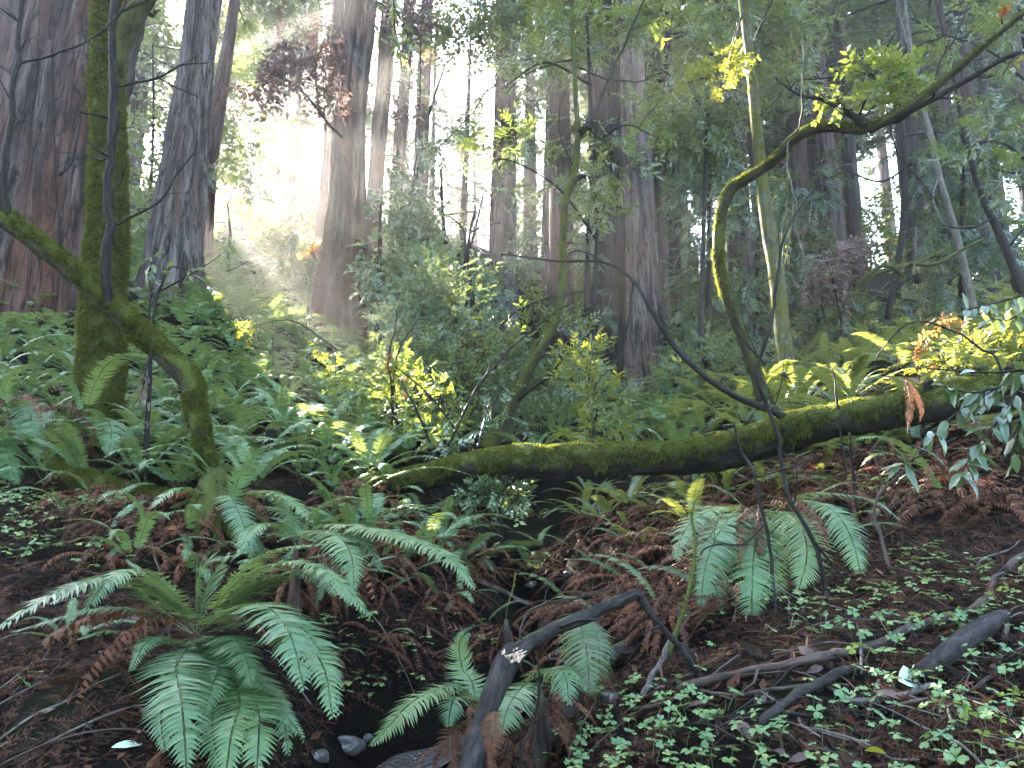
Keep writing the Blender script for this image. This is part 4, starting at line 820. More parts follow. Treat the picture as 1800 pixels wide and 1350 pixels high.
hero('fern around the foot of the leaning mossy trunk', (405,905,5.75), [
    ([None,(360,870,5.6),(320,858,5.5),(285,868,5.4),(262,890,5.3)], .2), ([None,(350,895,5.5),(300,900,5.3),(240,920,5.2),(178,952,5.1)], .15), ([None,(440,870,5.6),(480,865,5.4),(520,885,5.3),(545,915,5.2)], .24), ([None,(420,840,5.7),(440,815,5.7),(450,795,5.7),(470,790,5.6)], .2),
    ([None,(370,845,5.8),(330,815,5.8),(280,808,5.7),(230,828,5.6)], .2), ([None,(375,835,5.9),(340,792,5.9),(300,780,5.8),(245,795,5.8)], .18), ([None,(400,870,5.4),(420,900,5.2),(435,940,5.1),(440,980,5.0)], .2), ([None,(460,890,5.6),(500,900,5.4),(530,930,5.3),(550,960,5.2)], .2)], pairs=36, seed=7, dead=[(3.6, 1.1), (4.2, 1.0), (4.8, 1.0), (3.0, 1.0), (5.4, .9), (4.5, .8)])
hero('single pale fern frond resting over the left part of the fallen log', (600,882,6.9), [([None,(640,862,6.8),(700,832,6.7),(770,820,6.7),(838,838,6.65)], .15)], pairs=36, seed=8, stipe=.05)
hero('fern with two fronds in front of the moss covered trunk', (150,740,7.0), [([None,(160,690,6.9),(185,645,6.8),(215,625,6.7),(248,620,6.6)], .22), ([None,(165,740,6.8),(190,742,6.6),(195,765,6.5),(190,800,6.45)], .26), ([None,(140,700,7),(120,670,7),(90,655,6.9),(60,665,6.8)], .22), ([None,(130,730,6.9),(100,720,6.8),(70,735,6.7),(55,770,6.6)], .24)], pairs=30, seed=9, dead=[(3.4, 1.), (4.2, 1.), (2.6, 1.)])
hero('drooping fern at the left edge above the sorrel', (15,740,6.6), [([None,(35,715,6.5),(55,735,6.4),(48,780,6.3)], .24), ([None,(10,770,6.4),(15,800,6.3),(28,850,6.2)], .24), ([None,(-10,760,6.4),(-5,800,6.3),(8,840,6.2)], .22), ([None,(40,740,6.5),(62,770,6.4),(68,800,6.35)], .2), ([None,(0,700,6.6),(20,660,6.6),(50,640,6.6)], .2)], pairs=30, seed=10, dead=[(0., 1.2), (5.0, 1.1), (5.6, 1.), (4.2, 1.1), (.6, 1.)])
# --- scattered ferns, each set out by its place on the slopes
FR = np.random.default_rng(21); fern_n = 0
LM_FERN = [(60, 'the massive redwood'), (185, 'the mossy trunk'), (345, 'the leaning trunk'), (480, 'the small stump'), (600, 'the sunbeam trunk'), (700, 'the glowing shrub'), (860, 'the sinuous trunk'), (1050, 'the log middle'), (1135, 'the pale redwood'), (1325, 'the bent trunk'), (1390, 'the arching branch'), (1560, 'the stub'), (1700, 'the tanoak leaves')]
def scatter(polys, count, dmin, dmax, mind, label, group, green, dead, size, lib, vr, seed, joined=None, fan=None):
    """random ferns over the photo region polys=(u0,u1), distance range; kept where the ground shows between pixel rows vr"""
    r = np.random.default_rng(seed); got = []; N = count*40
    uu = r.uniform(*polys, N); dd = np.exp(r.uniform(math.log(dmin), math.log(dmax), N)); xx = (uu-900)/FPX*dd; zz = ground(xx, dd)
    vv = 675 - FPX*np.tan(np.arctan2(zz-CAM[2], dd)-PITCH)
    for x, y, z, v in zip(xx, dd, zz, vv):
        if len(got) >= count: break
        d = y
        if not (vr[0] <= v <= vr[1]): continue
        if any((x-a)**2+(y-b)**2 < (mind*(.6+d/20))**2 for a, b in got): continue
        got.append((x, y)); k = r.integers(1 << 30)
        if joined is not None:
            o = obj('sword_fern', joined[r.integers(len(joined))], None, (x, y, z-.02), (0, 0, r.uniform(0, 6.28)), size*r.uniform(.7, 1.25)); tag(o, label, 'fern', group)
        else: fern(x, y, label + ', ' + where(900+FPX*x/y, LM_FERN).replace('behind', 'below') + (', upper row' if v < vr[0]+(vr[1]-vr[0])*.33 else ', middle row' if v < vr[0]+(vr[1]-vr[0])*.67 else ', lower row'), group, int(r.integers(*green)), int(r.integers(*dead)), size*r.uniform(.75, 1.2), lib, k, z=z, fan=fan)
    return got
def joined_geo(seed, n=8, pairs=11, L=1.0):
    r = np.random.default_rng(seed); g = G()
    for k in range(n):
        az = 2*math.pi*(k+r.uniform(-.3, .3))/n; c = arc(L*r.uniform(.7, 1.1), math.radians(r.uniform(35, 72)), math.radians(r.uniform(65, 110)), yaw=r.uniform(-.3, .3))
        R = np.array([[math.cos(az), math.sin(az), 0], [-math.sin(az), math.cos(az), 0], [0, 0, 1]])
        frond_geo(g, c@R, .24*L, pairs, seed*17+k, side=R[1]*-1, detail=1)
    return np.concatenate(g.V), np.concatenate(g.T), np.concatenate(g.tint)
JF = [joined_geo(k) for k in range(6)]
def fern_bank(ur, count, dmin, dmax, mind, label, mat, size, vr, seed, name='fern_bank'):
    r = np.random.default_rng(seed); N = count*30; u = r.uniform(*ur, N); d = np.exp(r.uniform(math.log(dmin), math.log(dmax), N)); x = (u-900)/FPX*d; z = ground(x, d)
    v = 675 - FPX*np.tan(np.arctan2(z-CAM[2], d)-PITCH); ok = (v > vr[0]) & (v < vr[1]); x, d, z = x[ok], d[ok], z[ok]; got = np.zeros((0, 2)); g = G()
    for k in range(len(x)):
        if len(got) >= count: break
        if len(got) and ((got-[x[k], d[k]])**2).sum(1).min() < (mind*(.6+d[k]/20))**2: continue
        got = np.vstack([got, [x[k], d[k]]]); V, T, ti = JF[r.integers(len(JF))]; a = r.uniform(0, 6.28); s_ = size*r.uniform(.7, 1.25)
        R = np.array([[math.cos(a), math.sin(a), 0], [-math.sin(a), math.cos(a), 0], [0, 0, 1]]); g.add(V@R*s_ + [x[k], d[k], z[k]-.02], T, None, 0, np.clip(ti*.6+r.uniform(-.1, .45), 0, 1))
    o = g.build(name, [M[mat]]); tag(o, label, 'ferns', None, 'stuff')
scatter((-120, 660), 120, 6.4, 12.5, .46, 'sword fern on the left slope', 'ferns on the left slope', (8, 12), (0, 3), .95, GREEN, (575, 860), 31)
fern_bank((-520, 680), 350, 11.5, 23, .52, 'blue green bank of ferns high on the left slope below the redwoods', 'fern', 1.05, (400, 690), 32)
scatter((560, 1200), 36, 7.4, 12, .55, 'sword fern behind the log', 'ferns behind the middle of the log', (7, 11), (0, 3), .85, GREEN, (680, 810), 33)
scatter((1140, 1840), 60, 6.8, 11.5, .48, 'yellow green fern on the sunny bank', 'sunny ferns behind the log', (8, 12), (1, 4), .9, LIGHT, (550, 800), 34)
fern_bank((330, 660), 110, 15, 26, .45, 'fern bank between the grey redwood and the sunbeam trunk', 'fern', 1.0, (420, 620), 132)
fern_bank((1100, 1850), 110, 11, 22, .6, 'light green fern bank at the foot of the trees on the right', 'fern_light', 1.0, (470, 720), 35)
fern_bank((600, 1200), 140, 12, 28, .6, 'low bank of ferns between the trunks at the centre', 'fern', 1.05, (540, 760), 36)
fern_bank((150, 800), 420, 20, 50, .42, 'hazy fern bank on the sunbeam slope', 'fern', 1.25, (300, 600), 37)
scatter((560, 960), 18, 5.4, 7.4, .36, 'sword fern beside the gully', 'ferns beside the gully', (5, 8), (4, 8), .65, GREEN, (850, 1010), 38)
scatter((960, 1480), 30, 4.8, 7.0, .30, 'pale fern among dead fronds under the log', 'ferns under the right half of the log', (2, 5), (8, 13), .6, LIGHT, (820, 980), 39, fan=(4.3, 3.0))
scatter((1380, 1780), 18, 5.0, 6.8, .3, 'brown dead fern below the log end', 'dead ferns under the log', (0, 2), (11, 15), .8, GREEN, (770, 890), 40, fan=(4.6, 3.0))
scatter((120, 560), 18, 4.0, 6.2, .32, 'withered brown fern on the left bank', 'withered ferns by the leaning trunk', (0, 2), (8, 12), .65, GREEN, (830, 1010), 41)
scatter((560, 880), 20, 4.0, 6.4, .26, 'small fern on the needle covered bank', 'ferns on the left creek bank', (1, 4), (5, 9), .5, GREEN, (900, 1180), 42)
scatter((960, 1300), 24, 4.0, 6.4, .24, 'withered fern right of the creek', 'withered ferns right of the creek', (0, 2), (9, 14), .62, LIGHT, (880, 1110), 43, fan=(3.7, 2.2))
scatter((0, 300), 7, 2.7, 3.6, .3, 'withered fern in the left corner', 'withered ferns in the left corner', (0, 1), (4, 7), .45, GREEN, (1150, 1340), 44)

scatter((880, 1300), 18, 7.0, 9.8, .42, 'pale fern in the hollow behind the log', 'ferns in the hollow', (6, 9), (2, 5), .6, LIGHT, (820, 915), 45)
scatter((560, 900), 16, 4.6, 7.0, .3, 'brown fern tuft left of the gully', 'brown tufts left of the gully', (0, 3), (7, 11), .55, GREEN, (880, 1060), 46, fan=(5.4, 2.4))

for k, (lab, u, v, sz, gr, dd) in enumerate([('broad sword fern filling the space between the big fern and the gully', 575, 1040, .62, 9, 5), ('sword fern left of the leaning trunk foot above the big fern', 235, 985, .6, 8, 6), ('low sword fern left of the big fern', 120, 1120, .45, 6, 4),
        ('sword fern at the right shoulder of the big fern', 470, 1010, .6, 8, 4), ('sword fern below the left end of the log', 620, 960, .7, 9, 4), ('sword fern on the left bank before the roots', 330, 1010, .55, 8, 4), ('small sword fern on the bank below the drooping one', 1290, 1010, .4, 7, 5), ('sword fern under the tanoak branch', 1690, 850, .55, 7, 6), ('sword fern leaning over the dark gully', 720, 985, .6, 8, 4)]):
    p_ = P(u, v, gp(u, v)); fern(p_[0], p_[1], lab, None, gr, dd, sz, GREEN, 500+k)
hero('dead fern frond draped over the right part of the log', (1592,668,5.45), [([None,(1596,690,5.40),(1600,720,5.38),(1598,762,5.36)], .05), ([None,(1610,690,5.4),(1618,715,5.37),(1616,742,5.35)], .05)], pairs=22, seed=14, mats=('fern_dead', 'rachis'), stipe=.02, name='dead_fern')
# ------------------------------------------------------------------ leafy shrubs and understory crowns
def keep_sun_far(p):                  # sun gaps that start well in front of this foliage
    k = np.ones(len(p), bool)
    for x, y, z, r in SUN_GAPS:
        d = p - np.array([x, y, z]); t = d@SUN; q = np.linalg.norm(d - t[:, None]*SUN, axis=1); k &= ~((t > 2.0) & (q < r + .15 + .004*t))
    return k
def leafy(name, label, cat, stems, clumps, tm, leafmat, bark='twig', group=None, twig=.32, seed=1, droop=.2, up_bias=.25, carve=True):
    """stems: list of pixel polylines; clumps: rows (u, v, d, rx px, ry px, n, depth m)"""
    r = np.random.default_rng(seed); rows = [pix(s) for s in stems]
    if cat != 'branch' and 0 < rows[0][0, 2]-gz(rows[0][0, 0], rows[0][0, 1]) < 2.5: rows[0] = to_ground(rows[0])
    base = rows[0][0, :3].copy()
    t = thing(name, label, cat, base, group)
    pts_ = []
    for s in rows:
        g = G(); tube(g, off(s, base), 7, .08, .12, 6, seed=seed); g.build('stem', [M[bark]], t, True); pts_.append(spline(s, 24)[:, :3])
    allp = np.vstack(pts_); g = G(); gb = G()
    for (u, v, d, rx, ry, n, dep) in clumps:
        c = P(u, v, d); ax = np.array([rx*d/FPX, dep, ry*d/FPX])
        q = nrm(r.normal(0, 1, (n, 3)))*(r.random((n, 1))**.45); q = c + q*ax
        nz = fbm(q*(1.6/max(.25, ax.mean())) + seed, 2, seed); q = q[(nz > .40) & keep_sun_far(q)]; n2 = len(q)
        if not n2: continue
        dv = nrm((q-c)/ax*.9 + r.normal(0, .55, (n2, 3)) + [0, 0, up_bias-droop])
        up = nrm(np.c_[r.normal(0, .45, (n2, 2)), np.ones(n2)])
        bake(g, tm, q-base, dv, up, twig*r.uniform(.6, 1.25, n2), 0, np.clip(r.normal(.45, .2, n2)+r.normal(0, .1), 0, 1), r, carve=False)
        near = allp[np.argmin(((allp-c)**2).sum(1))]
        L = np.linalg.norm(near-c); mid = (near+c)/2 + np.array([0, 0, .12*L])
        tube(gb, np.c_[np.array([near, mid, c])-base, [.004+.006*L, .003+.004*L, .003]], 5, n=8, caps=False)
        for k in r.choice(n2, min(n2, 14 + n2//14), replace=False):
            a = near + (c-near)*r.uniform(.3, 1.0); tube(gb, np.c_[np.array([a, (a+q[k])/2+[0, 0, .05*L], q[k]])-base, [.004, .003, .0015]], 3, n=4, caps=False)
    if g.V: g.build('foliage', [M[leafmat]], t)
    if gb.V: gb.build('branches', [M[bark]], t)['kind'] = 'stuff'
    return t
R_ = np.random.default_rng(77)
# huckleberry and young bay around the sinuous trunk
leafy('huckleberry_shrub', 'grey green small leaved shrub left of the sinuous trunk', 'shrub', [[(760,720,11.5,9),(755,640,11.5,7),(740,560,11.5,4)], [(762,720,11.5,7),(790,640,11.4,5),(800,560,11.4,3)]],
    [(740,560,11.5,75,70,300,.6),(690,620,11.2,60,60,260,.6),(800,560,11.6,70,70,300,.6),(760,500,11.8,65,55,240,.6),(840,610,11.4,55,60,220,.5),(700,680,10.9,60,50,220,.5),(780,660,11,70,50,260,.5)], HUCKLE, 'huckle', seed=1, twig=.34)
leafy('laurel_shrub', 'young bay shrub with yellow lit leaves beside the sinuous trunk', 'shrub', [[(850,800,10.8,8),(875,730,10.8,6),(910,650,10.8,5),(935,580,10.8,3)], [(845,800,10.8,7),(800,740,10.8,5),(760,680,10.8,3)], [(770,800,10.5,6),(790,720,10.5,5),(850,620,10.6,4),(920,540,10.6,3),(1080,500,10.8,2)]],
    [(940,620,10.8,60,50,110,.5),(880,650,10.8,60,45,110,.5),(820,690,10.8,65,50,130,.5),(900,720,10.8,55,50,90,.5),(1000,600,10.8,45,45,70,.4),(760,650,10.8,55,50,100,.5),(960,680,10.8,55,45,90,.4),(850,590,11,45,40,60,.4)], LAUREL, 'laurel', seed=2, twig=.30)
leafy('laurel_shrub', 'shrub glowing yellow and orange in the sun patch left of centre', 'shrub', [[(700,770,9.2,6),(690,700,9.2,5),(700,620,9.2,4),(735,560,9.2,2)], [(830,800,8.6,5),(790,740,8.6,4),(750,690,8.7,3),(690,640,8.8,2)]],
    [(680,650,9.2,60,45,60,.5),(740,695,9.2,75,50,80,.5),(690,730,9.0,60,35,45,.4),(630,680,9.4,50,40,45,.4),(790,720,9.2,50,40,36,.4)], ROUND, 'maple_leaf', seed=3, twig=.20)
leafy('laurel_shrub', 'small leafy sprig right of the sinuous trunk with bright yellow leaves', 'shrub', [[(1040,780,9.0,5),(1050,720,9.0,4),(1045,680,9.0,3),(1070,650,9,2)]], [(1050,690,9.0,40,30,60,.3),(1085,705,9.0,22,14,22,.2),(1030,640,9.2,40,45,70,.3),(1060,760,8.8,60,16,60,.3)], LAUREL, 'yellow_leaf', seed=4, twig=.22)
leafy('huckleberry_shrub', 'dull green shrub at the foot of the dark double redwood', 'shrub', [[(1040,720,13,7),(1045,660,13,5),(1050,610,13,3)], [(1042,720,13,6),(1000,660,13,4)]], [(1050,690,13,50,35,160,.6),(1000,680,13,45,45,180,.6),(1085,720,12.6,36,22,90,.4)], HUCKLE, 'huckle', seed=5, twig=.34)
leafy('laurel_shrub', 'low glossy leaved bush in the hollow under the fallen log', 'shrub', [[(880,905,6.9,6),(870,875,6.9,5),(860,855,6.9,3)], [(885,905,6.9,5),(910,870,6.9,3)]], [(860,870,6.9,55,22,80,.3),(910,868,6.8,28,26,50,.3),(820,935,6.5,18,18,14,.2)], ROUND, 'oak_leaf', seed=6, twig=.15)
leafy('laurel_shrub', 'leafy sprigs rising over the middle of the fallen log', 'shrub', [[(780,820,7.6,4),(800,790,7.6,3),(840,785,7.6,2)]], [(790,788,7.6,45,14,40,.2),(880,690,9.0,36,60,40,.3)], ROUND, 'oak_leaf', seed=7, twig=.17)
# hazy bay crowns in the middle distance
leafy('bay_tree', 'hazy grey green bay tree in front of the white sky', 'tree', [[(800,620,19,12),(795,500,19,10),(780,400,19,8),(775,300,19,5)], [(797,520,19,8),(830,420,19,6),(850,340,19,4)], [(790,480,19,7),(740,420,19,5),(700,360,19,3)]],
    [(770,330,19,80,55,420,1.2),(720,400,18.8,80,55,420,1.2),(830,350,19.2,75,60,420,1.2),(790,420,18.5,100,50,460,1.2),(700,470,18.3,70,50,320,1.0),(850,440,18.8,60,55,300,1.0),(750,500,17.5,90,45,380,1.0),(840,510,17.5,60,40,220,1.0),(790,270,19.5,55,40,180,1.0)], LEAVES_FAR, 'huckle', seed=11, twig=.42)
leafy('bay_tree', 'dark crowned bay tree high behind the sunbeam trunk', 'tree', [[(700,520,24,9),(715,400,24,8),(740,250,24,6),(780,120,24,4)], [(730,300,24,6),(780,250,24,4),(830,200,24,3)]],
    [(860,60,22,100,40,320,1.5),(960,40,22,90,45,320,1.5),(780,70,23,40,40,120,1.0),(880,20,22,140,30,300,1.5),(720,120,24,40,50,110,1.0)], LEAVES_FAR, 'laurel', seed=12, twig=.45)
# leafy limbs at the top and right
def limb_from(pts_): return [pts_]
leafy('bay_tree', 'bay tree with yellow green leaf sprays around the sinuous trunk', 'tree', [[(1035,780,11.5,12),(1040,600,11.5,10),(1050,400,11.5,9),(1040,200,11.5,7),(1030,0,11.5,5)], [(1048,420,11.5,6),(980,330,11.3,4),(890,280,11,3),(850,300,11,2)], [(1044,250,11.5,6),(1100,220,11.3,4),(1150,240,11.2,2)], [(1040,150,11.5,6),(960,110,11.3,4),(890,150,11.2,2)]],
    [(880,330,11,40,55,60,.4),(860,270,11,36,40,46,.4),(920,250,11,50,40,60,.5),(1080,270,11.3,40,30,34,.4),(1150,190,11.3,40,40,40,.5),(1040,330,11.2,40,40,40,.4),(1000,60,11.5,90,60,150,.7),(1100,30,11.5,70,40,80,.6),(930,100,11.4,60,45,70,.5),(1090,300,11.2,40,30,40,.4),(1050,370,11.2,30,25,24,.3)], LAUREL, 'laurel', seed=13, twig=.34)
leafy('bay_tree', 'tall bay with yellow sunlit leaves left of the lichen trunk', 'tree', [[(1230,640,14,12),(1235,480,14,10),(1240,300,14,9),(1250,100,14,7),(1260,-60,14,5)], [(1245,200,14,6),(1200,150,14,4),(1160,120,14,3)], [(1250,120,14,6),(1310,90,14,4),(1380,70,14,3)]],
    [(1270,120,13.6,45,45,130,.5),(1200,80,14,70,70,240,.8),(1300,40,14,90,50,280,.8),(1380,60,14,70,60,220,.8),(1230,220,13.8,60,60,170,.7),(1400,140,13.5,60,50,130,.6),(1180,190,14,55,45,130,.6),(1290,220,13.8,40,40,80,.5)], LAUREL, 'laurel', seed=14, twig=.36)
leafy('laurel_shrub', 'spray of bright yellow leaves hanging beside the lichen trunk', 'shrub', [[(1306,20,10.6,4),(1290,80,10.6,3),(1280,130,10.6,2)]], [(1280,105,10.6,32,22,46,.25),(1260,140,10.6,40,16,40,.25),(1300,115,10.6,14,12,14,.2),(1218,145,10.6,16,12,14,.2)], ROUND, 'yellow_leaf', seed=15, twig=.20)
leafy('bay_tree', 'shaded bay crown hanging over the upper right corner', 'tree', [[(1840,640,9.5,14),(1830,420,9.5,12),(1815,200,9.5,9),(1790,0,9.5,6)], [(1822,300,9.5,6),(1760,250,9.5,4),(1700,260,9.5,3)], [(1812,150,9.5,6),(1740,90,9.5,4),(1660,60,9.5,3)]],
    [(1720,250,9.5,50,30,34,.5),(1770,180,9.5,45,40,34,.5),(1700,60,9.5,70,40,40,.5),(1780,40,9.5,40,40,40,.4),(1790,330,9.5,35,45,30,.4)], LAUREL, 'laurel', seed=16, twig=.30)
leafy('maple_sapling', 'cluster of large light green leaves above the bend of the long limb', 'branch', [[(1508,215,6.1,6),(1520,180,6.05,4),(1545,150,6.0,3),(1590,140,6.0,2)], [(1508,215,6.1,5),(1480,185,6.05,3),(1470,175,6.0,2)]],
    [(1560,140,6.0,58,26,60,.22),(1530,128,6.0,40,20,30,.2),(1600,150,6.0,30,20,22,.2),(1475,180,6.05,28,18,20,.15),(1520,178,6.0,26,18,16,.15)], ROUND, 'maple_leaf', seed=17, twig=.16)
# young redwood sprays, blue green
def redwood_sapling(label, u0, v0, d, h, clumps, seed, mat='needles_blue', size=.42):
    return leafy('young_redwood', label, 'tree', [[(u0,v0,d,14),(u0+2,v0-h*.5,d,10),(u0+4,v0-h,d,4)]], clumps, SPRAY, mat, 'redwood_dark', seed=seed, twig=size, droop=.5, up_bias=.0)
redwood_sapling('young redwood with pale blue green sprays left of the lichen trunk', 1245, 640, 15, 440, [(1240,280,15,60,55,130,.9),(1280,340,14.8,50,60,130,.8),(1210,330,15,40,45,80,.7),(1330,380,14.5,50,40,90,.7),(1250,420,14.8,50,45,90,.8),(1230,250,15,45,30,60,.7)], 41)
redwood_sapling('young redwood with drooping sprays behind the bent trunk', 1330, 650, 16, 340, [(1310,500,15.6,60,60,140,.8),(1240,540,15.4,55,70,150,.8),(1220,610,15,50,60,140,.8),(1310,590,15.2,60,55,140,.8),(1400,480,15.8,45,60,110,.8)], 42, 'needles')
redwood_sapling('young redwood thicket filling the shade right of the lichen trunk', 1440, 640, 17, 420, [(1440,560,16,60,60,160,.9),(1500,600,16,60,40,140,.9),(1400,420,16.5,55,60,130,.9),(1540,560,16.5,55,55,150,.9),(1600,540,16.5,50,50,120,.9),(1420,330,16.8,55,60,130,.9)], 43, 'needles')
redwood_sapling('young redwood in deep shade at the right edge', 1690, 600, 15, 480, [(1690,340,15,60,70,170,.9),(1640,420,15,55,60,150,.9),(1740,430,14.5,50,55,130,.9),(1700,240,15,70,55,150,.9),(1640,300,15,50,50,110,.9),(1780,250,14.5,50,60,120,.8),(1680,500,14.5,60,45,130,.8)], 44, 'needles')
redwood_sapling('young redwood with dull sprays at the foot of the sunbeam trunk', 665, 560, 17.5, 200, [(670,460,17.5,50,45,90,.8),(680,530,17,55,45,100,.8),(720,565,16.5,60,30,90,.7)], 45, 'needles_blue')
redwood_sapling('young redwood with needle sprays between the pale redwood and the bay', 1190, 640, 16.5, 420, [(1205,380,16.5,30,70,120,.8),(1215,480,16,34,60,120,.8),(1200,270,16.8,30,60,90,.8),(1205,590,16,30,50,90,.7)], 46, 'needles')
redwood_sapling('young redwood seen between the thin trunks near the centre', 1030, 640, 21, 300, [(1030,420,21,30,80,150,.8),(1045,560,20.5,40,50,120,.8),(1010,330,21,30,60,100,.8),(925,450,22,24,90,110,.8)], 47, 'needles')
# withered crowns
leafy('withered_branch', 'dead branch of withered purple brown leaves left of the sunbeam trunk', 'branch', [[(600,240,19.4,6),(575,215,18.6,5),(540,170,17.6,4),(500,140,17.2,3),(460,150,17,2)], [(560,195,18.2,4),(555,120,17.6,3),(570,70,17.4,2)]],
    [(545,100,17.4,55,34,80,.6),(500,140,17.2,55,24,70,.5),(560,160,17.6,50,24,60,.5),(570,70,17.4,34,20,36,.5),(450,160,17,28,16,22,.4),(480,185,17.1,34,12,22,.4),(585,190,18.4,24,16,18,.4)], LEAVES_FAR, 'dead_leaf', seed=51, twig=.34)
leafy('withered_tree', 'withered red brown leaves beside the hazy trunks against the sky', 'tree', [[(705,560,21,6),(715,400,21,5),(735,250,21,4),(740,60,21,2)]],
    [(725,60,21,30,50,90,.6),(720,190,21,26,40,50,.5),(742,30,21,36,30,60,.5)], LEAVES_FAR, 'dead_leaf', seed=52, twig=.36)
leafy('withered_shrub', 'shrub of withered grey brown leaves right of the lichen trunk', 'shrub', [[(1480,640,12.2,7),(1478,560,12.2,5),(1465,500,12.2,3),(1450,450,12.2,2)], [(1478,560,12.2,4),(1500,480,12.2,3),(1505,440,12.2,2)]],
    [(1440,500,12.2,40,30,120,.4),(1480,460,12.2,40,26,100,.4),(1470,530,12.2,30,20,50,.4),(1505,440,12.2,24,16,40,.3),(1410,510,12.2,20,14,30,.3)], ROUND, 'dead_pale', seed=53, twig=.20)
leafy('leaf_sprig', 'small orange leaf cluster against the foot of the sunbeam trunk', 'shrub', [[(540,560,16,2),(545,500,16,1.5),(550,450,16,1)]], [(550,448,16,14,12,24,.25)], ROUND, 'orange_leaf', seed=54, twig=.26)
leafy('leaf_sprig', 'orange and yellow leaves on the sunny crest below the sunbeam trunk', 'shrub', [[(480,620,12.5,2),(478,585,12.5,1.5),(480,560,12.5,1)]], [(480,570,12.5,16,16,12,.25),(445,565,12.6,10,8,5,.2)], ROUND, 'orange_leaf', seed=55, twig=.20)
leafy('leaf_sprig', 'yellow leaves lit at the foot of the shrub left of centre', 'shrub', [[(590,660,12,2),(590,630,12,1.5),(592,615,12,1)]], [(590,620,12,26,20,46,.3),(440,575,13.5,30,16,40,.3),(560,600,12.4,20,14,24,.3)], ROUND, 'yellow_leaf', seed=56, twig=.20)
for k, (lab, u, v, d) in enumerate([('orange leaves in the sunlit ferns at the right edge', 1655, 565, 8.6), ('orange leaves in the glowing shrub left of centre', 690, 655, 8.9), ('rusty leaves among the ferns of the sunny bank', 1610, 620, 8.6)]):
    leafy('leaf_sprig', lab, 'shrub', [[(u+6, v+50, d, 2), (u+3, v+25, d, 1.6), (u, v, d, 1)]], [(u, v, d, 16, 10, 9, .15), (u+16, v+14, d, 10, 8, 4, .15)], ROUND, 'orange_leaf', seed=60+k, twig=.16)
# sunny shrub at the right edge
leafy('huckleberry_shrub', 'sunlit yellow green shrub on the bank at the right edge', 'shrub', [[(1700,680,8.2,6),(1700,640,8.2,5),(1720,590,8.2,3)], [(1705,680,8.2,5),(1760,620,8.2,3)]], [(1700,625,8.2,55,22,60,.4),(1760,600,8.2,40,36,70,.4),(1650,645,8.2,50,18,40,.4),(1790,640,8.0,30,30,40,.3)], HUCKLE, 'yellow_leaf', seed=65, twig=.28)
leafy('huckleberry_shrub', 'dense shaded shrub low behind the bent trunk', 'shrub', [[(1240,690,13,6),(1238,650,13,5),(1230,600,13,3)]], [(1230,640,13,55,45,190,.6),(1290,650,12.6,40,30,110,.5),(1190,660,12.8,40,40,130,.5),(1370,640,13,50,30,120,.5)], HUCKLE, 'laurel', seed=66, twig=.32)
leafy('huckleberry_shrub', 'hazy brush in front of the bright gap right of the grey left redwood', 'shrub', [[(400,480,22,6),(405,420,22,5),(400,360,22,3)]], [(400,400,22,50,60,240,1.0),(450,440,22,50,40,200,1.0),(370,330,23,40,60,180,1.0),(430,320,24,50,60,200,1.0),(520,460,21,40,40,150,.8)], HUCKLE, 'huckle', seed=67, twig=.5)
leafy('bay_tree', 'backlit bay tree in the sun gap left of the grey redwood', 'tree', [[(262,440,24,7),(265,330,24,6),(270,200,24,5),(268,80,24,3)]], [(260,230,24,36,60,110,.8),(262,310,24,40,40,110,.8),(265,380,23,40,30,90,.8),(420,230,26,50,60,160,1.0),(400,140,27,50,40,120,1.0),(280,60,25,50,40,110,.8)], LEAVES_FAR, 'laurel', seed=68, twig=.45)
# hazy leaf curtain on the left hill
for k, (lab, u, v, d, cl) in enumerate([
    ('hazy bay tree filling the gap right of the grey left redwood', 338, 470, 30, [(430,330,30,60,45,170,1.2),(400,260,30,50,50,170,1.2),(450,230,31,55,50,180,1.2),(430,150,31,60,50,180,1.2),(410,70,32,50,50,150,1.2),(455,380,29,60,35,170,1.2)]),
    ('hazy bay tree between the redwood pair and the sunbeam trunk', 568, 520, 32, [(545,330,32,40,60,170,1.2),(540,260,32,40,50,140,1.2),(555,410,30,40,45,150,1.2),(540,40,33,60,50,150,1.2),(500,440,30,60,30,160,1.2)]),
    ('hazy brush on the crest left of the redwood pair', 320, 480, 27, [(390,440,27,60,25,180,1.0),(440,430,28,60,25,180,1.0),(250,430,25,40,30,140,1.0),(500,430,30,60,22,160,1.0),(560,450,28,40,30,120,1.0)]),
    ('hazy bay tree behind the bright gap at the upper left', 330, 450, 34, [(270,120,34,50,60,150,1.4),(250,40,34,50,50,140,1.4),(300,330,32,40,50,130,1.2),(420,20,35,60,40,150,1.4),(20,60,30,50,70,150,1.2),(470,80,36,40,50,120,1.2)]),
    ('hazy bay tree beyond the lone redwood against the sky', 690, 480, 36, [(700,330,36,40,50,150,1.4),(690,250,37,30,50,90,1.2),(770,400,36,60,40,180,1.4),(720,420,34,60,35,170,1.4),(930,380,36,50,70,180,1.4),(1000,420,38,50,80,180,1.4)])]):
    leafy('bay_tree', lab, 'tree', [[(u,v,d,6),(u+2,v-120,d,5),(u+4,v-260,d,4),(u,v-380,d,2)]], cl, LEAVES_FAR, 'laurel', seed=80+k, twig=.55)
